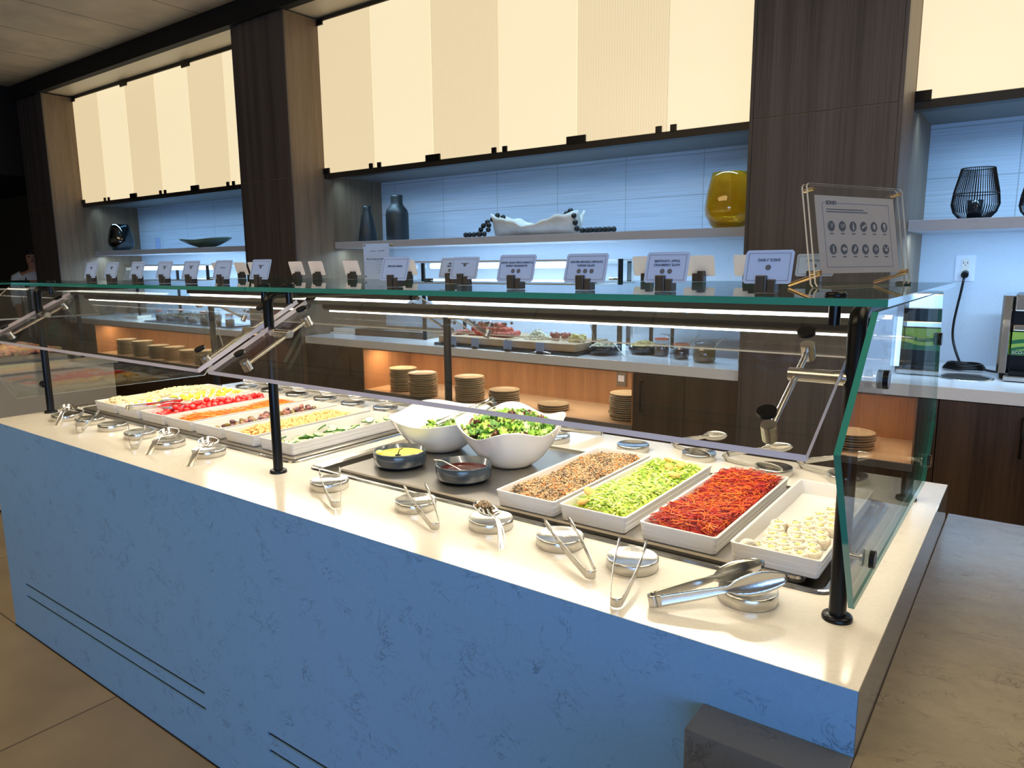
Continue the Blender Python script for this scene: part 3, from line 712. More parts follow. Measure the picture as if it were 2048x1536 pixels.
# sushi rolls
M_rice = mat('sushi rice', (.76, .71, .58), .5, bump=.9, bscale=260, var=.08, vscale=200, sss=.15); M_nori = mat('nori', (.015, .018, .012), .5); M_fill = mat('sushi filling', (.86, .55, .20), .5, var=.35, vscale=160)
M_ricei = mat('inner rice', (.72, .67, .52), .5, var=.08, vscale=200)
su = thing('sushi_roll', 'small rice roll with pale filling standing in the right-hand dish', 'sushi', (0, 0, 0), 0, 'sushi rolls in the dish')
mb = MB(); mb.lathe([(.0001, 0), (.0155, 0), (.0178, .003), (.0182, .012), (.0172, .0195), (.0150, .0218), (.0108, .0222), (.0060, .0212), (.0001, .0212)], n=20, rf=lambda a, t: 1+.03*sin(3*a)+.02*sin(7*a)); put('rice', mb, M_rice, su, False)
mb = MB(); [mb.tube([(.0108*cos(a0+k*.16), .0095*sin(a0+k*.16), .0222) for k in range(n_)], .0006, 5) for a0, n_ in ((.3, 6), (2.6, 4), (4.4, 7))]; mb.ball((.004, -.003, .0228), .0010, 5); put('seaweed', mb, M_nori, su, False)
mb = MB(); mb.lathe([(.0085, .0212), (.006, .0230), (.0001, .0226)], n=14, rf=lambda a, t: 1+.22*sin(2*a)+.1*sin(5*a)); put('filling', mb, M_fill, su, False)
x = DX['sushi']; i = 0
SP = [(.10, .04), (.33, .05), (.57, .06), (.80, .05), (.97, .10), (.22, .13), (.44, .14), (.67, .14), (.88, .17), (.16, .21), (.36, .22), (.57, .23), (.77, .25), (.95, .28),
      (.13, .30), (.46, .32), (.66, .33), (.86, .35), (.08, .38), (.36, .41), (.57, .42), (.77, .44), (.95, .46), (.50, .50), (.70, .52), (.88, .54), (.60, .60), (.82, .63), (.95, .68), (.72, .70), (.88, .76), (.97, .84), (.80, .85)]
for u, v in SP:
    t = su if i == 0 else dup(su, (0, 0, 0)); i += 1
    t.location = (x-IW/2+.017+u*(IW-.034), DY0+.031+v*(ID-.034), FZ); t.rotation_euler = (0, 0, random.random()*6)
t = dup(su, (x-.064, DY0+.034, FZ+.0175), rot=(radians(78), .2, .6), label='rice roll tipped onto its side in the near left corner of the sushi dish', group='tipped sushi roll'); del t['group']

#SECTION bowls
# ------------------------------------------------------------------ big white bowls
CA = YAW
def swoop_bowl(cx, cy, R, H, z0, label, amp, lean, ph=0):
    t = thing('salad_bowl', label, 'bowl', (cx, cy, z0)); n = 64
    prof = [(.0001, .004), (.055, .003), (.058, 0), (.062, .004), (.075, .012), (.095, .030), (.118, .062), (.136, .095), (.145, 1.0*.118), (.1465, .121), (.143, .121), (.134, .108), (.114, .066), (.09, .034), (.06, .015), (.0001, .010)]
    k = len(prof); vs = []
    for j in range(n):
        a = 2*pi*j/n
        c4 = cos(4*(a-CA-ph))
        for i, (r, z) in enumerate(prof):
            w = min(1, max(0, (z-.02)/.1))
            rr = r*R/.145*(1+w*(.055*c4)); zz = z*H/.12*(1+w*w*(amp*c4+lean*cos(a-CA-ph-radians(60))))
            vs.append((rr*cos(a), rr*sin(a), zz))
    fs = [(j*k+i, ((j+1) % n)*k+i, ((j+1) % n)*k+i+1, j*k+i+1) for j in range(n) for i in range(k-1)]
    mb = MB(); mb.add(vs, fs, 0, True); put('bowl_body', mb, M_cer, t, False)
    return t
ZB = ZS
b1 = swoop_bowl(-1.425, .690, .164, .120, ZB, 'white swooping bowl nearly empty of greens with tongs in it', .05, .10, .35)
b2 = swoop_bowl(-1.120, .672, .160, .134, ZB, 'white square-cornered bowl full of mixed leaf salad', .11, .12)
MLf = [mat('lettuce green', (.34, .60, .08), .4, var=.3, vscale=60, sss=.1), mat('dark leaf', (.12, .30, .05), .4, var=.3, vscale=60), mat('red leaf', (.22, .06, .06), .4, var=.4, vscale=60), mat('pale leaf rib', (.70, .84, .34), .4, sss=.1)]
def leaf(mb, c, L, wd, mi):
    a = random.uniform(0, 2*pi); M = Matrix.Rotation(a, 3, 'Z') @ Matrix.Rotation(random.uniform(-.9, .5), 3, 'Y') @ Matrix.Rotation(random.uniform(-.8, .8), 3, 'X'); ph = random.random()*6; b = random.uniform(-.5, .6); fr = random.uniform(.14, .34)
    c = Vector(c)
    def fn(u, v):
        x = (u-.3)*L; w = wd*(sin(pi*min(1, u*.85+.12))**.7)*(1+.18*sin(u*23+ph)); y = (v-.5)*w
        z = b*L*(.25-(u-.5)**2)+fr*wd*sin(u*17+v*9+ph)*abs(v-.5)*2+.15*abs(y)
        return c+M @ Vector((x, y, z))
    mb.grid(fn, 9, 6, mi)
def leaves(cx, cy, z, R, N, t, dome, mats_w, lab, sz=1):
    mb = MB(); mb.lathe([(.0001, dome*.8), (R*.5, dome*.6), (R*.95, -.01)], (cx, cy, z), 20, 1)
    for _ in range(N):
        a = random.uniform(0, 2*pi); r = R*sqrt(random.random()); leaf(mb, (cx+r*cos(a), cy+r*sin(a), z+dome*(1-(r/R)**2)+random.uniform(-.004, .010)), random.uniform(.025, .05)*sz, random.uniform(.016, .03)*sz, random.choices([0, 1, 2, 3], mats_w)[0])
    o = put('leaf_salad', mb, MLf); tag(o, lab, 'salad', kind='stuff')
leaves(-1.120, .672, ZB+.102, .130, 400, None, .045, [5, 3, 2, 2], 'mixed green and purple salad leaves heaped in the right bowl')
leaves(-1.395, .70, ZB+.060, .100, 110, None, .022, [6, 1, .1, 4], 'few chopped lettuce leaves left in the bottom of the left bowl', .8)

# ------------------------------------------------------------------ dressing pots
def pot(cx, cy, label, sauce, sm_, lb2):
    t = thing('dressing_pot', label, 'pot', (cx, cy, ZS)); R = .081; H = .048
    mb = MB(); mb.lathe([(.0001, 0), (.064, 0), (.068, .002), (.074, .006), (R, .011), (R, H-.002), (R-.0015, H), (R-.004, H-.001), (R-.0045, .012), (.0001, .009)], n=44); put('pot_body', mb, M_navy, t, False)
    mb = MB(); mb.lathe([(.0001, sauce), (R-.006, sauce), (R-.0045, sauce+.001)], n=40); put('dressing', mb, sm_, t, False, label=lb2)
    return t
M_mus = mat('yellow dressing', (.72, .68, .16), .25, coat=.6, var=.08, vscale=60); M_vin = mat('dark vinaigrette', (.06, .006, .004), .04, coat=1)
p1 = pot(-1.396, .468, 'dark slate pot of creamy yellow dressing', .033, M_mus, 'creamy yellow dressing')
p2 = pot(-1.138, .466, 'dark slate pot of dark red vinaigrette', .026, M_vin, 'dark red vinaigrette')
mb = MB(); mb.ball((-.060, -.030, .036), .014, 12, 0, (1, 1, .6)); put('dressing_smear', mb, M_mus, p1, False)
mb = MB(); mb.tube([(-.09, -.012, .05), (-.06, -.012, .049), (-.02, -.014, .036), (.0, -.014, .027)], [.0022, .0018, .0018, .0022], 8); mb.ball((.008, -.012, .026), .013, 12, 0, (1.2, .8, .35))
s_ = single('ladle', mb, M_chrome, 'thin steel ladle resting across the dark vinaigrette pot', 'ladle', (-1.138, .466, ZS), radians(12))
mb = MB(); mb.tube([(0, 0, .036), (.004, .004, .05), (.012, .010, .054)], .0016, 6); mb.ball((0, 0, .034), .008, 10, 0, (1.2, 1.2, .3))
single('ladle', mb, M_blk, 'small dark ladle standing in the creamy yellow dressing', 'ladle', (-1.392, .455, ZS), .3)

#SECTION utensils
# ------------------------------------------------------------------ utensil rests
rest_mb = MB(); rest_mb.lathe([(.0001, .0), (.052, .0), (.0535, .002), (.0535, .021), (.0525, .0235), (.0510, .0235), (.041, .0200), (.0001, .0190)], n=44)
FR = [(-3.045, .188, 'beside the left post, under a slotted spoon'), (-2.885, .210, 'second from the left end, under small tongs'), (-2.695, .212, 'with nothing lying on it'), (-2.473, .204, 'under the small tongs before the carrot dish'),
      (-2.254, .195, 'under the slotted spoon before the olive dish'), (-2.022, .206, 'under the slotted spoon before the chickpea dish'), (-1.410, .202, 'just right of the middle post'), (-1.089, .216, 'in front of the dark dressing pots'),
      (-.848, .221, 'under the spoon with lentils on it'), (-.653, .221, 'in front of the lentil dish'), (-.467, .205, 'in front of the shaved sprout dish'), (-.226, .196, 'under the large tongs at the right')]
rm = None
def rest(x, y, lab, group, s=1):
    global rm
    if rm is None: o = put('utensil_rest', rest_mb, M_steel, None, False); rm = o.data
    else: o = bpy.data.objects.new('utensil_rest', rm); COL.objects.link(o)
    o.location = (x, y, ZI); tag(o, lab, 'utensil rest', group)
for x, y, l in FR: rest(x, y, 'round steel utensil rest '+l, 'utensil rests along the front edge')
BR = [(-3.06, 1.04, 'farthest left on the back edge'), (-2.86, 1.05, 'second from the left on the back edge'), (-2.66, 1.045, 'behind the tomato dish'), (-2.46, 1.05, 'behind the carrot dish'), (-2.26, 1.04, 'behind the olive dish'), (-2.06, 1.045, 'behind the chickpea dish'),
      (-1.86, 1.05, 'behind the cucumber dish'), (-1.177, 1.012, 'behind the full salad bowl'), (-.892, 1.051, 'behind the lentil dish'), (-.672, 1.075, 'behind the shaved sprout dish'), (-.428, 1.04, 'behind the beetroot slaw dish'), (-.235, 1.08, 'behind the sushi dish')]
for x, y, l in BR: rest(x, y, 'round steel utensil rest '+l, 'utensil rests along the back edge')

# ------------------------------------------------------------------ tongs and spoons
def ribbon(path, widths, wdir, cup=0.0, th=.0012, curve=None):
    """steel strip: path points, its width along wdir(i), cupped across"""
    mb = MB(); k = len(path); nv = 6; vs = []
    P = [Vector(p) for p in path]
    for i, p in enumerate(P):
        t = (P[min(i+1, k-1)]-P[max(i-1, 0)]).normalized(); wd = Vector(wdir(i)) if callable(wdir) else Vector(wdir)
        wd = (wd-t*wd.dot(t)).normalized(); n = t.cross(wd); c = cup(i) if callable(cup) else cup
        for j in range(nv+1):
            s_ = (j/nv-.5); vs.append(p+wd*widths[i]*s_+n*c*(.25-s_*s_)*4*widths[i])
    fs = [(i*(nv+1)+j, (i+1)*(nv+1)+j, (i+1)*(nv+1)+j+1, i*(nv+1)+j+1) for i in range(k-1) for j in range(nv)]
    mb.add(vs, fs, 0, True); return mb
def make_tongs(L, gap, band, head, headw, label, slots=False, root=None):
    """spring bend at origin, arms along +x opening in y; strip stands on edge (z)"""
    t = thing('tongs', label, 'tongs')
    R = .011
    bend = [(R-R*cos(a), R*sin(a), 0) for a in [radians(-90+180*i/10) for i in range(11)]]
    bend = [(R*(1-cos(radians(-90+18*i))), R*sin(radians(-90+18*i)), 0) for i in range(11)]
    put('spring_bend', ribbon(bend, [band]*11, (0, 0, 1)), M_steel, t, False, solid=.0014)
    for s_ in (-1, 1):
        path = []; wid = []; K = 22
        for i in range(K+1):
            u = i/K; x = R+u*(L-R); y = s_*(R+(gap/2-R)*(u**1.0))
            bow = .004*sin(pi*u); path.append((x, y+s_*bow, -.000))
            uh = (x-(L-head))/head
            if uh < 0:
                q = max(0, 1-abs(uh)*head/.05) ; wid.append(band*(1-.35*max(0, min(1, u*1.25)))*(1-.25*q))
            else: wid.append(max(.002, headw*sin(pi*min(1, (uh*.88+.10)))**.6))
        cupf = lambda i, s_=s_: (.16*s_ if path[i][0] > L-head*1.05 else .03*s_)
        put('arm', ribbon(path, wid, (0, 0, 1), cupf), M_steel, t, False, solid=.0014)
    return t
def aim(t, hinge, tips, roll=0):
    """lay tongs from hinge point to the middle of the two tips"""
    h = Vector(hinge); d = Vector(tips)-h; x = d.normalized(); y = Vector((0, 0, 1)).cross(x).normalized(); z = x.cross(y)
    R = Matrix((x, y, z)).transposed() @ Matrix.Rotation(roll, 3, 'X')
    t.location = h; t.rotation_euler = R.to_euler()
zt = ZI+.046
T = [((-2.726, .10), (-2.924, .238), 'small steel tongs smeared with yellow on the second rest from the left'), ((-2.297, .096), (-2.481, .200), 'small steel tongs in front of the carrot dish'), ((-1.252, .093), (-1.438, .226), 'small steel tongs just right of the middle post'),
     ((-.936, .124), (-1.128, .252), 'small steel tongs in front of the dark dressing pots'), ((-.502, .101), (-.683, .250), 'small steel tongs in front of the lentil dish'), ((-.408, .022), (-.485, .246), 'small steel tongs with a red shred on them before the sprout dish')]
tg = None
for h, tp_, lb in T:
    L = (Vector((*tp_, zt))-Vector((*h, ZI+.011))).length
    if tg is None: tg = make_tongs(.236, .058, .018, .062, .017, lb); t = tg
    else: t = dup(tg, (0, 0, 0), label=lb)
    t['group'] = 'small tongs on the front rests'
    aim(t, (*h, ZI+.011), (*tp_, zt)); t.scale = (L/.236, 1, 1)
big = make_tongs(.250, .095, .022, .105, .042, 'large steel tongs with wide paddles at the right end')
aim(big, (-.362, .062, ZI+.012), (-.200, .225, ZI+.050), radians(-8))
for k, (h, tp_, lb) in enumerate((((-.60, 1.10, ZI+.012), (-.40, 1.06, ZI+.05), 'large steel tongs lying behind the beetroot slaw dish'), ((-.385, 1.15, ZI+.012), (-.20, 1.08, ZI+.05), 'large steel tongs lying behind the sushi dish'), ((-.80, 1.17, ZI+.012), (-.63, 1.09, ZI+.05), 'large steel tongs lying behind the shaved sprout dish'))):
    t = dup(big, (0, 0, 0), label=lb); aim(t, h, tp_, radians(35)); t.scale = (.85, 1, 1)
for k, (x, lb) in enumerate(((-3.06, 'farthest left'), (-2.86, 'second from left'), (-2.66, 'behind the tomatoes'), (-2.46, 'behind the carrot'), (-2.26, 'behind the olives'), (-2.06, 'behind the chickpeas'), (-1.86, 'behind the cucumber'), (-1.177, 'behind the full salad bowl'))):
    t = dup(tg, (0, 0, 0), label='small steel tongs on the back edge, '+lb); t['group'] = 'small tongs on the back rests'; aim(t, (x+.10, 1.175, ZI+.012), (x, 1.02, zt)); t.scale = (.8, 1, 1)
t = dup(big, (0, 0, 0), label='steel tongs lying across the near end of the tomato dish'); aim(t, (-2.735, .285, ZI+.068), (-2.66, .47, ZI+.066), radians(10)); t.scale = (.85, .7, .8)
# clear tongs in the empty bowl
M_clear = glass('clear plastic', (.80, .84, .80), .30, .1)
t = thing('serving_tongs', 'clear plastic tongs leaning in the left white bowl', 'tongs')
mb = MB(); 
for s_ in (-1, 1):
    merge(mb, ribbon([(0.0+i*.03, s_*(.012+.002*i), 0) for i in range(9)], [.028, .026, .024, .022, .022, .026, .034, .036, .02], (0, 0, 1), .08*s_))
put('arms', mb, M_clear, t, False, solid=.003); mb = ribbon([(.012*(1-cos(radians(-90+18*i))), .012*sin(radians(-90+18*i)), 0) for i in range(11)], [.028]*11, (0, 0, 1)); put('spring_bend', mb, M_clear, t, False, solid=.003)
aim(t, (-1.235, .74, 1.088), (-1.42, .67, .975), radians(70)); t.scale = (1, 1.1, 1.25)
# slotted spoons
def make_spoon(label):
    t = thing('slotted_spoon', label, 'spoon')
    a_, b_ = .042, .031
    def fn(u, v):
        r = u; th = 2*pi*v; return (a_*r*cos(th), b_*r*sin(th), -.012*(1-r*r))
    mb = MB(); nu, nv = 8, 40
    sl = lambda i, j: False
    G = 26
    vs = {}; fs = []; vl = []
    for i in range(G+1):
        for j in range(G+1):
            x, y = -1+2*i/G, -1+2*j/G; q = x*sqrt(1-y*y/2); w = y*sqrt(1-x*x/2); vl.append((a_*q, b_*w, -.016*(1-min(1, q*q+w*w))))
    for i in range(G):
        for j in range(G):
            slot = (j in (7, 12, 13, 18) and 6 <= i <= 19)
            if not slot: fs.append((i*(G+1)+j, (i+1)*(G+1)+j, (i+1)*(G+1)+j+1, i*(G+1)+j+1))
    mb.add(vl, fs, 0, True); put('spoon_bowl', mb, M_chrome, t, False, solid=.0012)
    path = []; wid = []
    for i in range(19):
        u = i/18; x = .040+u*.120; z = .002+.016*sin(pi*min(1, u*1.1))-.047*u**1.3; path.append((x, 0, z)); wid.append(.010+.014*u**1.5 if u > .15 else .012)
    put('handle', ribbon(path, wid, (0, 1, 0), -.12), M_hand, t, False, solid=.0016)
    return t
sp = None
for k, (hd, en, lb) in enumerate((((-3.055, .205), (-2.90, .082), 'slotted steel spoon on the rest beside the left post'), ((-2.268, .206), (-2.146, .04), 'slotted steel spoon before the olive dish'), ((-2.022, .206), (-1.898, .045), 'slotted steel spoon before the chickpea dish'),
                              ((-.851, .209), (-.690, .100), 'slotted steel spoon with lentils stuck to it'))):
    if sp is None: sp = make_spoon(lb); t = sp
    else: t = dup(sp, (0, 0, 0), label=lb)
    t['group'] = 'slotted spoons on the front rests'
    a = math.atan2(en[1]-hd[1], en[0]-hd[0]); t.location = (hd[0], hd[1], ZI+.048); t.rotation_euler = (Matrix.Rotation(a, 3, 'Z') @ Matrix.Rotation(radians(6), 3, 'Y') @ Matrix.Rotation(radians(-14), 3, 'X')).to_euler()
mb = MB()
for _ in range(260):
    a = random.uniform(0, 2*pi); r = .017*sqrt(random.random()); mb.ball((-.872+r*cos(a), .226+r*.8*sin(a), ZI+.047+.009*(1-(r/.017)**2)+random.uniform(0, .002)), random.uniform(.0014, .0024), 5, random.choice([0, 0, 3, 3, 1]))
filler('spilled_lentils', mb, ML, 'clump of lentils stuck on the slotted spoon', 'lentils')

#SECTION cards
# ------------------------------------------------------------------ name cards on the glass shelf
ZG = 1.4706
def icon(mb, cx, cz, r, mi=0):
    n = 18; mb.add([(cx+r*cos(2*pi*i/n), -.0006, cz+r*sin(2*pi*i/n)) for i in range(n)], [tuple(range(n))], mi)
def card(x, y, lines, icons, label, w=.098, h=.064, back=False, rz=0, ts=.0075, group=None, bend=0, border=True):
    t = thing('name_card', label, 'card', (x, y, ZG), rz+(pi if back else 0), group)
    b = MB(); b.box(-.019, .001, -.012, .014, 0, .032); b.box(.001, .017, -.009, .014, 0, .025); put('card_block', b, M_bstone, t, False, bevel=.0015)
    tilt = radians(-17); M = Matrix.Translation((0, -.008, .017)) @ Matrix.Rotation(tilt, 4, 'X')
    c = MB(); P = [(-w/2+.004, 0, 0), (w/2-.004, 0, 0), (w/2, 0, .004), (w/2, 0, h-.004), (w/2-.004, 0, h), (-w/2+.004, 0, h), (-w/2, 0, h-.004), (-w/2, 0, .004)]
    sk = Matrix.Identity(4)
    c.prism(P, (0, .0008, 0)); put('card_paper', xf(c, M), M_cardback if back else M_card, t, False)
    fb = MB(); k = .0016
    if border:
        q = .006
        for a in (q, h-q): fb.box(-w/2+q, w/2-q, -.0008, -.0003, a-k/4, a+k/4)
        for a in (-w/2+q, w/2-q): fb.box(a-k/4, a+k/4, -.0008, -.0003, q, h-q)
        put('border_line', xf(fb, M), M_inkl, t, False)
    tm = MB(); z = h*.70 if icons else h*.6
    if isinstance(lines, int):
        for i in range(lines): tm.box(-w*.14, w*.14, -.001, -.0005, z-.001, z+.001)
    else:
        for ln in lines:
            q = text_mb(ln, ts); merge(tm, xf(q, Matrix.Translation((0, -.001, z)) @ Matrix.Rotation(pi/2, 4, 'X'))); z -= ts*1.25
    z -= ts*.7
    for i in range(icons): icon(tm, (i-(icons-1)/2)*.016, z, .0052)
    if tm.v: put('lettering', xf(tm, M), M_ink, t, False)
    return t
FL = [(-2.95, 'farthest left'), (-2.78, 'second from the left'), (-2.578, 'third from the left'), (-2.385, 'fourth from the left'), (-2.211, 'fifth from the left'), (-2.018, 'sixth from the left'), (-1.812, 'seventh from the left')]
for i, (x, l) in enumerate(FL): card(x, .30, 1, 0 if i == 5 else 1, 'small name card on dark block, '+l+' in the front row', rz=0, group='name cards in the front row')
card(-1.222, .30, ['MESCLUN GREENS'], 0, 'name card reading mesclun greens', ts=.0065, group='name cards in the front row')
card(-.826, .30, ['LENTIL SALAD WITH CARROT &', 'SHERRY VINAIGRETTE'], 2, 'name card reading lentil salad with carrot', w=.104, ts=.0062, group='name cards in the front row')
card(-.640, .30, ['SHAVED BRUSSELS SPROUTS', 'CAESAR SALAD'], 3, 'name card reading shaved brussels sprouts caesar salad', w=.104, ts=.0064, group='name cards in the front row')
card(-.452, .30, ['BEETROOT, APPLE,', 'CRANBERRY SLAW'], 2, 'name card reading beetroot, apple, cranberry slaw', w=.092, ts=.0066, group='name cards in the front row')
card(-.250, .30, ['DAILY SUSHI'], 1, 'name card reading daily sushi nearest the front edge', w=.088, ts=.0072, group='name cards in the front row')
card(-1.30, .62, ['RED WINE', 'VINAIGRETTE'], 2, 'name card reading red wine vinaigrette in the middle of the shelf', ts=.0065)
card(-1.15, .50, 1, 1, 'name card overlapping the red wine vinaigrette card from the right', ts=.006)
BL = [(-3.244, 'farthest left'), (-3.047, 'second from the left'), (-2.93, 'behind the seventh front card'), (-2.612, 'left of the pillar pair'), (-2.47, 'right of the pillar pair'), (-2.238, 'left of the tall paper sign'), (-1.908, 'behind the mesclun greens card'),
      (-.853, 'behind the beetroot card'), (-.682, 'between the beetroot and sushi cards'), (-.526, 'behind the front daily sushi card')]
for x, l in BL: card(x, 1.05, [], 0, 'blank back of a rear name card, '+l, back=True, border=False, group='name cards in the rear row')
card(-.349, 1.05, ['DAILY SUSHI'], 1, 'name card reading daily sushi half behind the acrylic sign', w=.100, ts=.008)

# allergen sign in acrylic
def sign():
    A = Vector((-.2345, .60, ZG)); rz = radians(65); w = .335; h = .23
    t = thing('acrylic_sign', 'acrylic sign stand reading SOHO with twelve round allergen symbols', 'sign', A, rz)
    M = Matrix.Rotation(radians(-10), 4, 'X')
    c = MB(); P = lambda y: [(x, y, z) for x, z in ((.006, .003), (w-.006, .003), (w, .01), (w, h-.006), (w-.006, h), (.006, h), (0, h-.006), (0, .01))]
    for y in (0, .012): 
        q = MB(); q.prism(P(y), (0, .004, 0), 0, 1); merge(c, q)
    put('acrylic_panes', xf(c, M), [M_acry, M_gthin], t, False)
    g = MB(); g.box(.028, w-.030, .006, .0075, .032, h-.024); put('paper', xf(g, M), M_paper, t, False)
    k = MB(); x0, x1, z0, z1 = .050, w-.052, .046, h-.040; l = .0004
    for z in (z0,): k.box(x0, x1, .0052, .0056, z-l, z+l)
    k.box(x0+.050, x1, .0052, .0056, z1-l, z1+l); k.box(x0, x0+.010, .0052, .0056, z1-l, z1+l)
    for x in (x0, x1): k.box(x-l, x+l, .0052, .0056, z0, z1)
    put('border_line', xf(k, M), M_inkl, t, False)
    tm = MB(); R = Matrix.Rotation(pi/2, 4, 'X')
    merge(tm, xf(text_mb('SOHO', .0125), Matrix.Translation((x0+.030, .0052, z1)) @ R))
    for j, n_ in ((0, 18), (1, 20)):
        for i in range(n_): tm.box(x0+.012+i*.0072, x0+.012+i*.0072+.006, .0050, .0056, z1-.015-j*.0055, z1-.0135-j*.0055)
    for r in range(2):
        for i in range(6):
            cx = x0+.024+i*(x1-x0-.046)/5; cz = z1-.052-r*.052
            n = 24; tm.add([(cx+.0115*cos(2*pi*q/n), .0050, cz+.0115*sin(2*pi*q/n)) for q in range(n)], [tuple(range(n))]); tm.box(cx-.006, cx+.006, .0050, .0056, cz-.0175, cz-.016)
    put('lettering', xf(tm, M), M_ink, t, False)
    wm = MB()
    for r in range(2):
        for i in range(6):
            cx = x0+.024+i*(x1-x0-.046)/5; cz = z1-.052-r*.052; y = .0046; k_ = r*6+i
            if k_ < 2: merge(wm, xf(text_mb(('V', 'GF')[k_], .0150 if k_ == 0 else .0115), Matrix.Translation((cx, y, cz)) @ R)); continue
            def poly(ps): wm.add([(cx+a*.0017, y, cz+b*.0016) for a, b in ps], [tuple(range(len(ps)))])
            ell = lambda ax, az, ox=0, oz=0, n=14: poly([(ox+ax*cos(2*pi*q/n), oz+az*sin(2*pi*q/n)) for q in range(n)])
            if k_ == 2: poly([(-1.6, -5), (1.6, -5), (1.6, 1), (.8, 2.5), (.8, 5), (-.8, 5), (-.8, 2.5), (-1.6, 1)])
            elif k_ == 3: [ell(1.9, 1.7, a, b) for a, b in ((-3, -1.6), (0, 0), (3, 1.6))]
            elif k_ == 4: ell(2.7, 4.2)
            elif k_ == 5: ell(2.8, 3.4, 0, 1.6); poly([(-1.6, -5), (1.6, -5), (1.1, -1), (-1.1, -1)])
            elif k_ == 6: poly([(-1, -5), (1, -5), (1.4, 0), (.6, 5), (-.6, 5), (-1.4, 0)])
            elif k_ == 7: ell(3.4, 3.0, -.6, 0); poly([(1.5, 0), (5, 2.6), (5, -2.6)])
            elif k_ == 8: ell(1.8, 2.6, -1.2, -1.6); ell(1.8, 2.6, 1.2, 1.8)
            elif k_ == 9: poly([(0, -4), (-3.6, 0), (-2.8, 4.2), (-.6, 1), (0, -1)]); poly([(0, -4), (3.6, 0), (2.8, 4.2), (.6, 1), (0, -1)])
            elif k_ == 10: [poly([(0, -4), (a-1, b), (a, b+1.6), (a+1, b)]) for a, b in ((-3.4, 1), (0, 3), (3.4, 1))]
            else: ell(3.4, 2.0, 0, -1); ell(1.1, 1.6, -3.2, 2.6); ell(1.1, 1.6, 3.2, 2.6)
    put('symbols', xf(wm, M), M_paper, t, False)
    for x in (.014, w-.014):
        for z in (h-.014, .034):
            s_ = MB(); s_.cyl((x, -.004, z), (x, .020, z), .0042, 14); put('screw', xf(s_, M), M_brass, t, False)
        put('leg', MB().cyl((x-.0, .002, .030), (x, .085, .0045), .0042, 14), M_brass, t, False)
sign()
# tall paper sign behind
t = thing('paper_sign', 'tall acrylic paper sign standing left of the mesclun greens card', 'sign', (-2.11, 1.0, ZG), radians(8))
put('acrylic_sheet', MB().box(0, .155, 0, .003, 0, .148), M_acry, t, False)
put('paper', MB().box(.003, .135, -.001, 0, 0, .145), M_card, t, False)
tm = MB(); R = Matrix.Rotation(pi/2, 4, 'X'); merge(tm, xf(text_mb('We are what you think.', .0095, 'LEFT'), Matrix.Translation((.018, -.0015, .083)) @ R))
for i, (a, b) in enumerate(((.070, .10), (.070, .105), (.070, .095), (.070, .10), (.070, .105))): tm.box(a, b, -.0015, -.001, .072-i*.011, .0727-i*.011)
tm.box(.038, .068, -.0015, -.001, .114, .116); tm.box(.078, .108, -.0015, -.001, .114, .116); tm.prism([(.106, -.0015, .116), (.112, -.0015, .121), (.110, -.0015, .116)], (0, .0005, 0))
put('lettering', tm, M_ink, t, False)
for x, z in ((.145, .138), (.145, .012), (.012, .138), (.012, .012)): put('screw', MB().cyl((x, -.004, z), (x, .007, z), .004, 12), M_steel, t, False)

#SECTION shelfdecor
# ------------------------------------------------------------------ shelf decoration
ZH = 1.7445
def vase(prof, c, name, m_, label, cat='vase', n=36, **k):
    mb = MB(); mb.lathe(prof, (0, 0, 0), n, **k); return single(name, mb, m_, label, cat, c)
M_mblk = mat('matte black glaze', (.018, .024, .026), .42)
vase([(.0001, 0), (.083, 0), (.088, .01), (.080, .09), (.058, .21), (.040, .27), (.036, .30), (.046, .328), (.043, .328), (.032, .30), (.0001, .29)], (-4.96, 3.66, ZH), 'flared_vase', M_mblk, 'matte black tapering vase with flared mouth on the middle shelf')
vase([(.0001, 0), (.098, 0), (.102, .008), (.102, .235), (.094, .272), (.060, .312), (.053, .33), (.053, .385), (.056, .402), (.050, .402), (.046, .38), (.0001, .37)], (-4.57, 3.66, ZH), 'bottle_vase', M_mblk, 'matte black bottle-shaped vase, the taller of two on the middle shelf')
# amber glass vase
m, nt, b = NT('amber glass'); b.inputs['Base Color'].default_value = (.72, .42, .03, 1); b.inputs['Roughness'].default_value = .05; b.inputs['Transmission Weight'].default_value = .8; b.inputs['IOR'].default_value = 1.3; b.inputs['Coat Weight'].default_value = 1
n_ = nt.nodes.new('ShaderNodeTexNoise'); n_.inputs['Scale'].default_value = 5; mx = nt.nodes.new('ShaderNodeMix'); mx.data_type = 'RGBA'; mx.inputs[6].default_value = (.95, .66, .06, 1); mx.inputs[7].default_value = (.80, .45, .02, 1); nt.links.new(n_.outputs['Fac'], mx.inputs[0]); nt.links.new(mx.outputs[2], b.inputs['Base Color'])
M_amb = m
vase([(.0001, 0), (.088, 0), (.112, .02), (.148, .085), (.152, .13), (.140, .22), (.118, .31), (.112, .345), (.106, .345), (.112, .30), (.134, .22), (.145, .13), (.140, .085), (.105, .028), (.0001, .02)], (-1.50, 3.56, ZH), 'amber_vase', M_amb, 'large rounded amber glass vase beside the wide dark pillar', n=48)
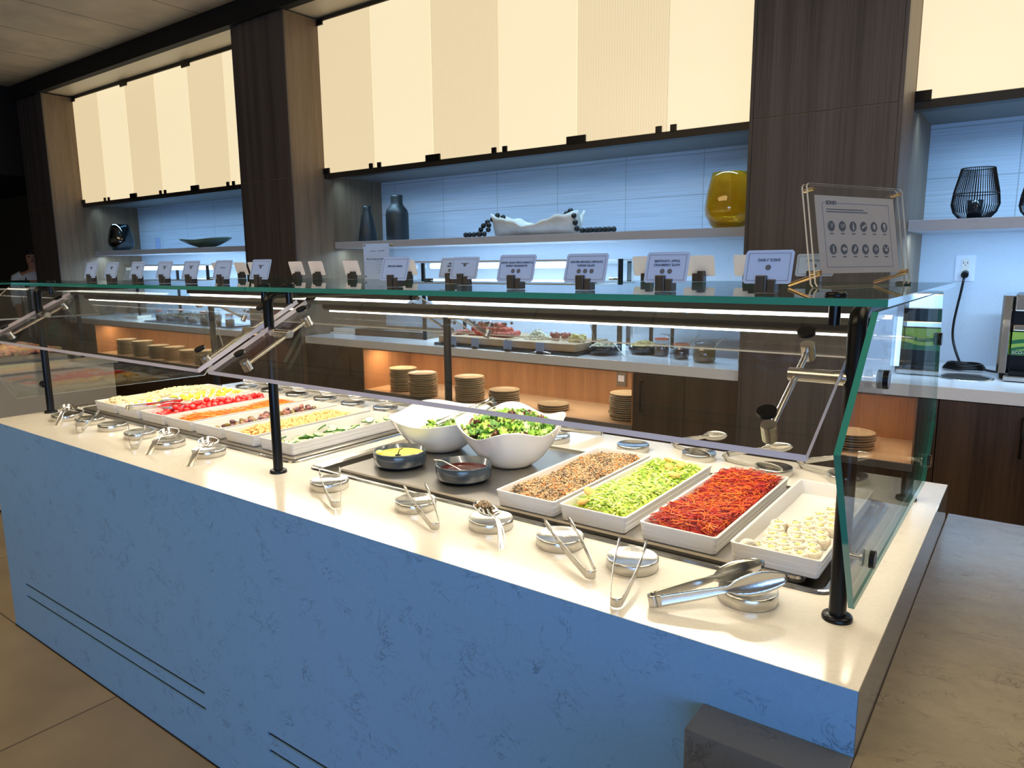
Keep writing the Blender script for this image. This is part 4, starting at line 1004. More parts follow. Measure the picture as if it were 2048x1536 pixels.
# wire vases
def wire_vase(c, s, label):
    t = thing('wire_vase', label, 'vase', c); prof = [(.070, .0), (.100, .035), (.112, .075), (.105, .14), (.088, .215), (.078, .262)]
    def R(z):
        for (r0_, z0), (r1, z1) in zip(prof, prof[1:]):
            if z0 <= z <= z1: return r0_+(r1-r0_)*(z-z0)/(z1-z0)
        return prof[-1][0]
    mb = MB()
    for i in range(56):
        a = 2*pi*i/56; mb.tube([(s*r*cos(a), s*r*sin(a), s*z+.002) for r, z in prof], .0019*s, 5, caps=False)
    put('wires', mb, M_blk, t, False)
    for z in (.002, .13, .262):
        mb = MB(); r = R(z)*s; mb.tube([(r*cos(2*pi*i/40), r*sin(2*pi*i/40), s*z+.002) for i in range(40)], .0026*s, 6, closed=True); put('ring', mb, M_blk, t, False)
    mb = MB(); mb.lathe([(.0001, 0), (.07*s, 0), (.07*s, .004)], n=30); put('base_plate', mb, M_blk, t, False)
    mb = MB(); mb.lathe([(.0001, .006), (.035*s, .006), (.038*s, .10*s), (.035*s, .10*s), (.0001, .012)], n=20); put('candle_cup', mb, M_black, t, False)
wire_vase((-.165, 3.58, ZH), 1.0, 'black wire basket vase, the larger one on the right shelf')
wire_vase((.115, 3.58, ZH), .78, 'black wire basket vase, smaller one cut off by the right edge')
# hollow log bowl with black bead strings
M_drift = mat('whitewashed driftwood', (.74, .76, .70), .75, bump=.8, bscale=30, var=.35, vscale=9)
t = thing('driftwood_bowl', 'rough whitewashed hollow wooden bowl on the middle shelf', 'bowl', (-3.03, 3.62, ZH))
def dr(u, v):
    x = -.40+u*.80; th = pi*(1+v); e = sqrt(max(.0, 1-(2*u-1)**4)); w = .13*(.35+.65*e); rim = .115+.05*(2*u-1)**2*(1.2 if u < .5 else 1)-.045*math.exp(-((u-.5)/.16)**2)+.006*sin(u*40)
    return (x+.02*sin(th*2), w*cos(th), .002+rim*(1-abs(sin(th)))**.9*(1 if 1 else 0)+.004*sin(u*25+v*9)*(abs(cos(th))))
mb = MB(); mb.grid(dr, 30, 16); put('hollow_shell', mb, M_drift, t, False, solid=.016)
M_bead = mat('black bead', (.012, .018, .02), .3)
def beads(pts, r, label):
    t = thing('bead_string', label, 'bead string', (pts[0][0], pts[0][1], ZH))
    mb = MB(); mb.tube([(p[0]-pts[0][0], p[1]-pts[0][1], p[2]-ZH) for p in pts], .003, 5); put('cord', mb, M_bead, t, False)
    bm = None
    for i, p in enumerate(pts):
        if bm is None:
            q = MB(); q.ball((0, 0, 0), r, 14); o = put('bead', q, M_bead, t, False); bm = o.data
        else: o = bpy.data.objects.new('bead', bm); COL.objects.link(o); o.parent = t
        o.location = (p[0]-pts[0][0], p[1]-pts[0][1], p[2]-ZH)
beads([(-3.64, 3.50, ZH+.021), (-3.60, 3.50, ZH+.021), (-3.555, 3.50, ZH+.021), (-3.51, 3.50, ZH+.024), (-3.475, 3.49, ZH+.058), (-3.455, 3.50, ZH+.088), (-3.43, 3.52, ZH+.115), (-3.395, 3.54, ZH+.135), (-3.36, 3.56, ZH+.165), (-3.32, 3.58, ZH+.15)], .021, 'black bead string hanging over the left end of the driftwood bowl')
beads([(-3.47, 3.47, ZH+.021), (-3.43, 3.475, ZH+.022), (-3.40, 3.49, ZH+.055), (-3.41, 3.51, ZH+.09)], .021, 'short black bead strand tucked against the left end of the driftwood bowl')
beads([(-2.76, 3.58, ZH+.13), (-2.725, 3.57, ZH+.150), (-2.685, 3.56, ZH+.168), (-2.645, 3.54, ZH+.13), (-2.62, 3.52, ZH+.08), (-2.60, 3.51, ZH+.035)]+[(-2.56+.036*i, 3.52+.006*(i % 2), ZH+.021) for i in range(8)], .021, 'black bead string trailing right from the driftwood bowl')
# far left shelf
M_sgl = glass('smoky blue glass', (.25, .36, .40), .12)
t = thing('smoked_glass_vase', 'dark smoked glass vase at the left end of the far shelf', 'vase', (-9.45, 3.56, ZH))
mb = MB(); mb.lathe([(.0001, 0), (.10, 0), (.145, .06), (.155, .12), (.13, .24), (.10, .33), (.096, .33), (.125, .24), (.148, .12), (.138, .06), (.0001, .012)], n=36); put('vase_body', mb, M_sgl, t, False)
mb = MB(); mb.lathe([(.0001, .014), (.05, .016), (.085, .07), (.088, .10), (.05, .19), (.02, .24), (.0001, .25)], n=24); put('inner_bulb', mb, mat('dark teal glass', (.015, .04, .05), .15, coat=.5), t, False)
M_grn = mat('celadon glaze', (.13, .20, .16), .35)
mb = MB()
def gd(u, v):
    a = (u-.5)*1.5; w = .17*sqrt(max(0, 1-abs(2*u-1)**2.2)); s_ = (v-.5)*2
    return (a*.60, w*s_, .012+.20*(abs(2*u-1)**3)*.45+.085*(s_*s_)*(1-abs(2*u-1)**2)+.012*sin(u*9))
mb.grid(gd, 30, 10); single('leaf_dish', mb, M_grn, 'long boat-shaped green dish on the far left shelf', 'dish', (-7.55, 3.58, ZH), solid=.008)
t = thing('card_stand', 'small pale acrylic card frame between the smoked vase and green dish', 'card stand', (-8.62, 3.60, ZH)); put('acrylic', MB().box(-.07, .07, 0, .004, 0, .15), M_acry, t, False); put('paper', MB().box(-.05, .05, -.001, 0, .01, .14), M_card, t, False)

#SECTION plates
# ------------------------------------------------------------------ plate stacks in the niches
pm = MB(); pm.lathe([(r*1.07, z*1.05) for r, z in [(.0001, .003), (.070, .003), (.072, 0), (.076, 0), (.080, .004), (.103, .011), (.1085, .019), (.1065, .020), (.101, .0135), (.078, .0075), (.0001, .0065)]], n=36)
pmesh = pm.mesh('plate', [M_plate]); PZ = .4925
def stack(x, y, n, where, grp, lean=.003, step=.0142):
    dx, dy = 0, 0
    for i in range(n):
        o = bpy.data.objects.new('plate', pmesh); COL.objects.link(o); dx = random.uniform(-lean, lean)*1.5; dy = random.uniform(-lean, lean)*1.5
        o.location = (x+dx, y+dy, PZ+i*step+.0003); o.rotation_euler[2] = random.random()*6
        tag(o, ('tan stoneware plate topmost on the stack ' if i == n-1 else 'tan stoneware plate inside the stack ')+where, 'plate', grp if i < n-1 else None)
stack(-4.10, 3.20, 13, 'nearest the warm niche light in the middle bay', 'plates in the first middle-bay stack', .005)
stack(-3.76, 3.08, 13, 'second from left in the middle bay', 'plates in the second middle-bay stack', .004)
stack(-3.33, 3.14, 13, 'behind the rear black post', 'plates in the third middle-bay stack')
stack(-3.00, 3.14, 8, 'fourth from left in the middle bay', 'plates in the fourth middle-bay stack', .004)
stack(-2.60, 3.20, 3, 'of three plates behind the full salad bowl', 'plates in the low middle-bay stack', .001)
stack(-2.03, 3.22, 12, 'beside the dark cabinet door at the right', 'plates in the right middle-bay stack', .004)
stack(.56, 3.25, 6, 'in the small niche under the toaster', 'plates in the right-hand niche')
for i, (x, n, l) in enumerate(((-8.80, 12, 'farthest left'), (-8.42, 12, 'second'), (-8.05, 10, 'third'), (-7.72, 10, 'fourth'), (-7.38, 9, 'fifth'), (-7.08, 10, 'sixth'), (-6.80, 7, 'last before the pillar'))):
    stack(x, 3.20, n, l+' in the far left bay', 'plates in the far-bay stack '+l, .003)

# ------------------------------------------------------------------ things on the back counters
ZC = .9105
# small guards with a cool light tube
def small_guard(x0, x1, label):
    t = thing('counter_guard', label, 'sneeze guard', (x0, 3.5, ZC))
    for x in (x0+.02, x1-.02):
        for y in (3.34, 3.86):
            put('post', MB().cyl((x, y, ZC), (x, y, 1.545), .017, 12), M_blk, t)
    mb = MB(); mb.box(x0, x1, 3.22, 3.92, 1.548, 1.558, 0, skip=('f', 'k', 'l', 'r')); mb.box(x0, x1, 3.22, 3.92, 1.548, 1.558, 1, skip=('t', 'b')); put('top_glass', mb, [M_glass, M_gthin], t)
    for x in (x0, x1):
        mb = MB(); mb.prism([(x, 3.24, 1.53), (x, 3.14, 1.32), (x, 3.32, .97), (x, 3.88, .97), (x, 3.88, 1.53)], (.006, 0, 0), 0, 1); put('end_glass', mb, [M_glass, M_gthin], t)
        put('end_knob', MB().cyl((x-.05, 3.34, 1.40), (x+.05, 3.34, 1.40), .014, 12), M_steel, t)
    put('light_tube', MB().cyl((x0+.04, 3.42, 1.52), (x1-.04, 3.42, 1.52), .022, 14), M_ledc, t)
    lamp('guard_tube_lamp', ((x0+x1)/2, 3.44, 1.495), (x1-x0-.1, .03), 14, (.66, .88, 1), rot=(0, 0, 0))
small_guard(-3.99, -2.33, 'small glass guard with a cool light tube over the cutting boards')
small_guard(-8.72, -7.13, 'small glass guard with a cool light tube over the far left counter')
t = thing('counter_post', 'short black post with a steel knob right of the light tube', 'post', (-2.235, 3.5, ZC)); put('post', MB().cyl((-2.235, 3.5, ZC), (-2.235, 3.5, 1.56), .019, 12), M_blk, t); put('knob', MB().cyl((-2.235, 3.5, 1.42), (-2.32, 3.5, 1.42), .014, 12), M_steel, t)
put('pane', MB().box(-2.15, -2.144, 3.45, 3.9, 1.03, 1.53), M_glass, t)
# trays, boards
M_brd = wood('maple board', (.38, .27, .16), (.52, .39, .25), scale=40, axis='x'); M_wal = wood('walnut tray', (.10, .06, .035), (.18, .12, .07), scale=40, axis='x')
mb = MB(); mb.box(-.16, .16, -.12, .12, 0, .012); mb.box(-.14, .14, -.10, .10, .012, .05); single('white_tray_stack', mb, M_cer, 'small stack of white square trays on the middle counter', 'tray', (-5.0, 3.45, ZC), .1, bevel=.004)
def wtray(c, label, w=.85, d=.42, rz=0):
    mb = MB(); mb.box(-w/2, w/2, -d/2, d/2, 0, .015); 
    for a in (-1, 1): mb.box(-w/2, w/2, a*d/2-.012, a*d/2+.012, 0, .055); mb.box(a*w/2-.012, a*w/2+.012, -d/2, d/2, 0, .055)
    mb.box(-w/2+.03, w/2-.03, -d/2+.03, d/2-.03, .015, .022, 1)
    single('wooden_tray', mb, [M_wal, M_cer], label, 'tray', c, rz)
wtray((-4.42, 3.55, ZC), 'brown wooden tray with white liner at the left of the middle counter', .80, .40, .05)
wtray((-8.1, 3.62, ZC), 'low brown wooden tray with white liner on the far left counter', .75, .38)
mb = MB(); mb.box(-.17, .17, -.12, .12, 0, .010); mb.box(-.12, .12, -.09, .09, .010, .045); single('white_tray_stack', mb, M_cer, 'small stack of white square trays on the far left counter', 'tray', (-8.75, 3.35, ZC), .05, bevel=.004)
def board(x0, x1, y0, y1, z, label):
    t = thing('cutting_board', label, 'cutting board', ((x0+x1)/2, (y0+y1)/2, ZC)); put('board', MB().box(x0, x1, y0, y1, ZC+.022, z), M_brd, t, bevel=.004); put('slate_base', MB().box(x0-.03, x1+.03, y0-.02, y1, ZC, ZC+.020), M_black, t)
board(-3.62, -2.99, 3.12, 3.62, ZC+.075, 'thick maple cutting board with strawberries and salami')
board(-2.94, -2.36, 3.10, 3.56, ZC+.075, 'thick maple cutting board with crumbled cheese and dried fruit')
# fruits
def many(base, pts, rs=None):
    for i, p in enumerate(pts):
        o = base if i == 0 else base.copy()
        if i: COL.objects.link(o)
        o.location = p; o.rotation_euler = (random.random()*6, random.random()*6, random.random()*6)
zb = ZC+.0755
mb = MB(); mb.ball((0, 0, 0), .022, 10, 0, (1, 1, 1.25)); o = single('strawberry', mb, mat('strawberry', (.50, .05, .03), .35, bump=.4, bscale=300, var=.3, vscale=30), 'red strawberry in the heap on the left cutting board', 'strawberry', group='strawberries on the board')
pts = []
for l, (nx, ny) in enumerate(((10, 4), (8, 3), (6, 2))):
    for i in range(nx):
        for j in range(ny): pts.append((-3.36+l*.03+i*.040+random.uniform(-.008, .008)-.05, 3.26+l*.02+j*.042+random.uniform(-.006, .006), zb+.018+l*.030))
many(o, pts)
mb = MB(); mb.ball((0, 0, 0), .013, 8); o = single('grape', mb, mat('dark grape', (.05, .015, .02), .3), 'dark grape on top of the strawberry heap', 'grape', group='dark grapes on the board')
many(o, [(-3.40+.024*i+random.uniform(-.01, .01), 3.30+random.uniform(-.03, .06), zb+.088+random.uniform(0, .012)) for i in range(14)])
mb = MB(); mb.grid(lambda u, v: ((u-.5)*.07, (v-.5)*.07, .008*sin(u*6+v*4)+.006), 6, 6); o = single('salami_slice', mb, mat('salami', (.42, .10, .09), .4, var=.4, vscale=90), 'thin pink cured meat slice fanned beside the strawberries', 'salami', solid=.002, group='cured meat slices')
for i in range(16):
    q = o if i == 0 else o.copy()
    if i: COL.objects.link(q)
    q.location = ((-3.10+.008*i if i < 9 else -3.56+.012*(i-9)), 3.25+.028*(i % 4), zb+.003+.002*i % .012); q.rotation_euler = (random.uniform(-.2, .2), random.uniform(-.2, .2), random.random()*3)
MCh = [mat('white cheese', (.70, .72, .58), .6, var=.1, vscale=50), mat('yellow cheese', (.74, .70, .30), .5)]
mb = MB()
for _ in range(190):
    a = random.uniform(0, 2*pi); r = .12*sqrt(random.random()); R = Matrix.Rotation(random.random()*6, 3, 'Z') @ Matrix.Rotation(random.random()*6, 3, 'X'); mb.ball((-2.80+r*cos(a), 3.30+.7*r*sin(a), zb+.004+.075*max(0, 1-r/.10)*random.uniform(.5, 1)), random.uniform(.008, .014), 5, 0, (1, 1, .7), R)
filler('crumbled_cheese', mb, MCh, 'mound of crumbled white cheese on the right cutting board', 'cheese')
mb = MB(); mb.ball((0, 0, 0), .017, 8, 0, (1.2, 1, .7)); o = single('dried_fruit', mb, mat('dried fig', (.30, .045, .025), .5, var=.4, vscale=60), 'dark red dried fruit piece beside the crumbled cheese', 'fruit', group='dried fruit on the board')
many(o, [(-2.66+random.uniform(-.02, .11), 3.30+random.uniform(-.06, .06), zb+.012+random.uniform(0, .028)) for i in range(22)])
mb = MB(); mb.box(-.02, .02, -.015, .015, -.008, .008); o = single('cheese_cube', mb, MCh[1], 'yellow cheese chunk at the right end of the board', 'cheese', group='yellow cheese chunks'); many(o, [(-2.50+.02*i % .12, 3.28+random.uniform(-.05, .07), zb+.014+random.uniform(0, .02)) for i in range(14)])
for i, (x, l) in enumerate(((-3.42, 'farthest left'), (-3.20, 'second from left'), (-2.90, 'third from left'), (-2.62, 'farthest right'))):
    t = thing('price_card', 'small white label card before the cutting boards, '+l, 'card', (x, 3.055, ZC), 0, 'label cards before the boards'); put('card_paper', MB().box(-.035, .035, -.001, .001, .012, .080), M_card, t, False); put('card_foot', MB().box(-.02, .02, -.012, .012, 0, .018), M_bstone, t, False)
mb = ribbon([(0, 0, .01), (.04, .0, .014), (.1, 0, .016), (.15, 0, .01)], [.012, .01, .014, .03], (0, 1, .3), .1); single('small_tongs', mb, M_steel, 'small steel tongs lying before the right cutting board', 'tongs', (-2.68, 3.04, ZC), .2, solid=.002)
# black pots with spoons and cheese
def bowlpot(x, y, m_, lab, lab2, nm):
    t = thing('black_pot', lab, 'pot', (x, y, ZC)); mb = MB(); mb.lathe([(.0001, 0), (.09, 0), (.105, .02), (.112, .062), (.108, .062), (.10, .03), (.0001, .012)], n=30); put('pot_body', mb, M_black, t, False)
    mb = MB(); mb.lathe([(.0001, .07), (.06, .06), (.105, .045)], (x, y, ZC), 16)
    for _ in range(130):
        a = random.uniform(0, 2*pi); r = .09*sqrt(random.random()); mb.ball((x+r*cos(a), y+r*sin(a), ZC+.052+.035*(1-(r/.09)**2)), random.uniform(.008, .013), 5, 0, (1, 1, .7))
    o = put(nm, mb, m_); tag(o, lab2, 'cheese', kind='stuff')
bowlpot(-2.235, 3.28, MCh[0], 'black pot holding white shredded cheese', 'white shredded cheese heaped in the left black pot', 'shredded_cheese'); bowlpot(-2.02, 3.46, MCh[1], 'black pot holding yellow diced cheese', 'yellow diced cheese heaped in the right black pot', 'diced_cheese')
mb = MB(); mb.tube([(0, 0, .09), (.06, -.02, .075), (.14, -.06, .02), (.17, -.08, .008)], [.004, .004, .005, .006], 8); single('serving_spoon', mb, M_steel, 'steel spoon handle reaching out of the white cheese pot', 'spoon', (-2.20, 3.27, ZC), 0)
mb = MB(); mb.tube([(0, 0, .09), (.09, .0, .07), (.16, .0, .072)], .004, 8); single('serving_spoon', mb, M_steel, 'steel spoon handle reaching out of the yellow cheese pot', 'spoon', (-2.02, 3.46, ZC), 0)
# jars
M_jam = mat('dark jam', (.05, .02, .015), .3, coat=.5); M_mst = mat('grain mustard', (.16, .10, .03), .5, var=.3, vscale=150); M_red = mat('orange rubber ring', (.80, .16, .06), .5)
M_nut = mat('nuts', (.34, .20, .10), .6, var=.5, vscale=60)
M_jar = glass('jar glass', (.94, .96, .96), .10)
def jar(x, y, z, r, h, fill, m_, label, lid=0, ring=True, grp=None):
    t = thing('glass_jar', label, 'jar', (x, y, z), 0, grp)
    mb = MB(); mb.lathe([(.0001, 0), (r*.9, 0), (r, h*.12), (r, h*.62), (r*.82, h*.78), (r*.82, h*.9), (r*.9, h*.92)], n=26); put('jar_glass', mb, M_jar, t, False)
    mb = MB(); mb.lathe([(.0001, .003), (r*.86, .003), (r*.955, h*.12), (r*.955, h*fill*.85), (.0001, h*fill)], n=22); put('contents', mb, m_, t, False)
    mb = MB(); mb.lathe([(.0001, h*1.02), (r*.6, h*1.01), (r*.92, h*.95), (r*.95, h*.93)], n=26)
    if lid: xf(mb, Matrix.Translation((0, .02, .02)) @ Matrix.Rotation(radians(lid), 4, 'Y'))
    put('lid', mb, M_jar, t, False)
    if ring: mb = MB(); mb.tube([(r*.9*cos(2*pi*i/26), r*.9*sin(2*pi*i/26), h*.92) for i in range(26)], .0055, 6, closed=True); put('seal_ring', mb, M_red, t, False)
    mb = MB(); mb.tube([(r*.9, 0, h*.9), (r*1.08, 0, h*.85), (r*1.1, 0, h*.6)], .002, 6); put('clasp', mb, M_steel, t, False)
jar(-1.865, 3.40, ZC, .050, .125, .60, M_jam, 'jar of dark jam with raised lid, left of the three jars', 14)
jar(-1.695, 3.33, ZC, .052, .105, .72, M_jam, 'jar of dark jam in the middle of the three jars')
jar(-1.515, 3.27, ZC, .070, .130, .70, M_mst, 'wide jar of grain mustard, right of the three jars', 0, False)
for x, y, lb in ((-1.66, 3.33, 'long spoon standing in the middle jam jar'), (-1.47, 3.27, 'long spoon standing in the grain mustard jar')):
    mb = MB(); mb.tube([(0, 0, .05), (.03, 0, .11), (.085, 0, .165)], .003, 6); single('long_spoon', mb, M_steel, lb, 'spoon', (x, y, ZC))
jar(-1.255, 3.30, ZC, .055, .13, .6, M_nut, 'jar half hidden by the wide pillar', 0, False)
t = thing('riser_shelf', 'low dark metal riser shelf behind the jam jars', 'riser', (-1.6, 3.75, ZC))
put('riser_top', MB().box(-2.02, -1.22, 3.50, 3.90, ZC+.225, ZC+.240), M_dgrey, t)
for x in (-2.0, -1.24):
    for y in (3.52, 3.88): put('leg', MB().box(x-.01, x+.01, y-.01, y+.01, ZC, ZC+.225), M_blk, t)
for i, (x, lb) in enumerate(((-1.86, 'far left'), (-1.72, 'second from left'), (-1.52, 'second from right'), (-1.33, 'far right'))):
    jar(x, 3.64, ZC+.2405, .055 if i != 2 else .07, .14, .62, M_nut, 'jar of nuts on the riser shelf, '+lb, 0, False, 'jars on the riser')
# far-left counter: glass jars on a dark tray
mb = MB(); mb.box(-.85, .85, -.15, .15, 0, .014); single('slate_tray', mb, M_black, 'long dark tray under the far cluster of jars', 'tray', (-7.35, 3.28, ZC))
for i in range(13):
    x = -8.08+i*.118; r = random.uniform(.036, .05); jar(x, 3.25+.08*(i % 2), ZC+.0145, r, random.uniform(.09, .15), .5, random.choice([M_nut, M_jam, M_mst]), 'small preserve jar in the cluster on the long dark tray', 0, i % 4 == 0, 'preserve jars on the far tray')
for i, (x, y) in enumerate(((-7.65, 3.31), (-7.35, 3.33))): pass

#SECTION right
# ------------------------------------------------------------------ right bay: outlet, cord, grommet, toaster
t = thing('wall_outlet', 'white wall outlet with a black plug above the right counter', 'outlet', (-.216, 4.03, 1.48))
put('cover_plate', MB().box(-.270, -.165, 4.022, 4.0295, 1.405, 1.560), M_cardback, t, bevel=.003)
put('receptacle', MB().box(-.236, -.196, 4.017, 4.022, 1.43, 1.535), M_cer, t, bevel=.002)
mb = MB()
for z in (1.508,):
    for x in (-.226, -.206): mb.box(x-.0018, x+.0018, 4.0155, 4.0172, z, z+.012)
mb.cyl((-.216, 4.0155, 1.50), (-.216, 4.0172, 1.50), .003, 8); put('sockets', mb, M_blk, t)
t = thing('power_cord', 'black power cord hanging from the wall outlet and coiled on the counter', 'cord', (-.2, 3.9, ZC))
put('plug', MB().cyl((-.213, 4.016, 1.452), (-.213, 3.985, 1.442), .020, 14), M_blk, t)
path = [(-.213, 3.99, 1.445), (-.214, 3.965, 1.42), (-.222, 3.955, 1.34), (-.235, 3.95, 1.24), (-.243, 3.94, 1.15), (-.238, 3.92, 1.07), (-.215, 3.88, 1.0), (-.185, 3.83, .94), (-.17, 3.78, .920)]
for i in range(54):
    a = i*.42+1.5; r_ = 1-.004*i; path.append((-.155+.105*r_*cos(a)+.004*sin(i*2.1), 3.72+.075*r_*sin(a), ZC+.007+.0006*i+.004*abs(sin(i*.9))))
path += [(-.04, 3.70, ZC+.01), (.02, 3.68, ZC+.007)]
def smooth(P, k=3):
    Q = []
    for i in range(len(P)-1):
        p0, p1, p2, p3 = [Vector(P[max(0, min(len(P)-1, j))]) for j in (i-1, i, i+1, i+2)]
        for s_ in range(k):
            u = s_/k; Q.append(.5*((2*p1)+(p2-p0)*u+(2*p0-5*p1+4*p2-p3)*u*u+(3*p1-p0-3*p2+p3)*u**3))
    return Q+[Vector(P[-1])]
put('cable', MB().tube(smooth(path), .0068, 8), M_blk, t)
t = thing('trash_ring', 'round steel-rimmed trash opening in the right counter', 'trash opening', (-.125, 3.42, ZC))
mb = MB(); mb.lathe([(.112, .001), (.128, .0035), (.131, .001)], n=44); put('steel_rim', mb, M_chrome, t, False); mb = MB(); mb.lathe([(.0001, .0006), (.114, .0008)], n=40, sm=False); put('dark_opening', mb, mat('dark hole', (.02, .016, .010), .7), t, False)
def toaster(x, y):
    t = thing('conveyor_toaster', 'chrome conveyor toaster with green label ECO-4000 at the right edge', 'toaster', (x, y, ZC)); W_, D_, H_ = .42, .42, .42
    def hexcol(x0, x1):
        mb = MB(); q = MB()
        pr = [(x0, 0), (x0+.010, -.02), (x1-.010, -.02), (x1, 0)]
        mb.prism([(x0, .02, .31), (x0+.012, -.012, .31), (x1-.012, -.012, .31), (x1, .02, .31), (x1, D_, .31), (x0, D_, .31)], (0, .010, .135)); return mb
    for a, b in ((0, .055), (W_-.055, W_)):
        mb = MB(); mb.prism([(a, .015, .035), (a+.012, -.015, .035), (b-.012, -.015, .035), (b, .015, .035), (b, D_, .035), (a, D_, .035)], (0, .006, .075)); mb.prism([(a, .021, .110), (a+.012, -.009, .110), (b-.012, -.009, .110), (b, .021, .110), (b, D_, .110), (a, D_, .110)], (0, .012, .20)); mb.prism([(a, .036, .310), (a+.012, .006, .310), (b-.012, .006, .310), (b, .036, .310), (b, D_, .310), (a, D_, .310)], (0, .012, .125))
        put('end_column', mb, M_chrome, t, False, bevel=.002)
        put('foot', MB().cyl((a+.028, .04, 0), (a+.028, .04, .036), .012, 12, r2=.016), M_blk, t, False)
    x0, x1 = .056, W_-.056
    mb = MB(); mb.box(x0, x1, .06, D_, .04, .44); put('body', mb, M_blk, t, False)
    mb = MB(); mb.box(x0, x1, .02, .10, .355, .44); put('top_hood', mb, M_chrome, t, False, bevel=.008)
    mb = MB(); mb.box(x0, x1, .01, .10, .255, .288); put('middle_bar', mb, M_chrome, t, False, bevel=.006)
    g = mat('green label', (.32, .58, .10), .4); g2 = mat('dark green label', (.01, .16, .07), .4)
    mb = MB(); mb.box(x0, x1, .012, .02, .130, .250); put('front_label', mb, g, t, False, label='green front label')
    mb = MB()
    for zb_, am, th in ((.205, .010, .020), (.165, .012, .014)):
        K = 20; up_ = [(x0+(x1-x0)*i/K, .0112, zb_+am*sin(i*.35)) for i in range(K+1)]; dn = [(p[0], .0112, p[2]-th) for p in up_]
        mb.add(up_+dn, [(i, i+1, K+2+i, K+1+i) for i in range(K)])
    mb.box(x0, x1, .0108, .0115, .131, .155); put('label_waves', mb, g2, t, False)
    put('lettering', xf(text_mb('ECO-4000', .022, 'LEFT'), Matrix.Translation((x0+.006, .0100, .143)) @ Matrix.Rotation(pi/2, 4, 'X')), M_cer, t, False)
    mb = MB(); mb.box(x0, x1, -.03, .07, .028, .05); put('crumb_tray', mb, M_blk, t, False, bevel=.003)
    mb = MB(); mb.box(x0-.02, x1+.02, -.08, .05, .004, .026); put('slide_tray', mb, M_satin, t, False, bevel=.003)
toaster(.005, 3.45)

#SECTION left
# ------------------------------------------------------------------ hot food station across the aisle, left
hs = thing('hot_food_station', 'beige stone hot food counter across the aisle at the far left', 'counter', (-5.6, 1.0, 0))
M_bei = stone('beige stone', (.40, .35, .27), (.28, .24, .18), rough=.4, amount=.3)
put('counter_body', MB().box(-6.3, -5.03, -1.2, 1.30, .02, .875), M_bei, hs); put('counter_top', MB().box(-6.32, -5.0, -1.22, 1.32, .876, .91), M_bei, hs, bevel=.002)
put('black_well', MB().box(-6.1, -5.2, -.8, 1.2, .905, .9108), M_blk, hs)
def hot(y0, y1, m1, m2, lab, nm, cat):
    t = thing('hot_food_pan', lab+' pan', 'pan', (-5.65, (y0+y1)/2, .9112)); mb = MB(); mb.box(-6.0, -5.3, y0, y1, .9112, .955); put('pan_body', mb, M_steel, t)
    q = MB()
    for _ in range(420): q.ball((random.uniform(-5.97, -5.33), random.uniform(y0+.03, y1-.03), .962+random.uniform(0, .02)), random.uniform(.012, .03), 5, random.choice([0, 0, 1]), (1.2, 1, .6))
    o = put(nm, q, [m1, m2]); tag(o, lab, cat, kind='stuff')
hot(-.7, .1, mat('white fish', (.70, .66, .50), .5), mat('herb green', (.10, .22, .04), .5), 'pale cooked food in the near left hot', 'hot_food', 'food')
hot(.15, .60, mat('brown stew', (.30, .13, .03), .5, var=.5, vscale=20), mat('golden stew', (.50, .28, .05), .5), 'brown cooked food in the middle hot', 'hot_food', 'food')
hot(.68, 1.12, mat('salmon pink', (.62, .26, .16), .5, var=.3, vscale=20), mat('noodle yellow', (.58, .46, .12), .5), 'pinkish cooked food in the far hot', 'hot_food', 'food')
g = thing('station_guard', 'glass guard on slim posts over the hot food station at the far left', 'sneeze guard', (-5.6, .9, .91))
for y in (-1.0, .15, 1.2):
    put('post', MB().cyl((-5.25, y, .911), (-5.25, y, 1.42), .014, 12), M_blk, g); put('post', MB().cyl((-6.05, y, .911), (-6.05, y, 1.42), .014, 12), M_blk, g)
mb = MB(); mb.box(-6.15, -5.12, -1.1, 1.28, 1.43, 1.44, 0, skip=('f', 'k', 'l', 'r')); mb.box(-6.15, -5.12, -1.1, 1.28, 1.43, 1.44, 1, skip=('t', 'b')); put('shelf_glass', mb, [M_glass, M_gedge], g)
for a, b in ((-1.05, .10), (.20, 1.25)):
    mb = MB(); mb.prism([(-5.05, a, 1.22), (-5.05, b, 1.22), (-5.37, b, 1.40), (-5.37, a, 1.40)], (0, 0, -.01), 0, 1); put('slanted_pane', mb, [M_smoke, M_gthin], g)
lamp('station_lamp', (-5.6, .1, 1.40), (.1, 2.2), 3.5, (1, .72, .42), rot=(0, 0, 0))
# far plain counter strip behind the station
single('side_cabinet', MB().box(-11.8, -7.4, .4, 1.1, 0, .95), M_bwood, 'dark service cabinet behind the hot food station', 'cabinet')

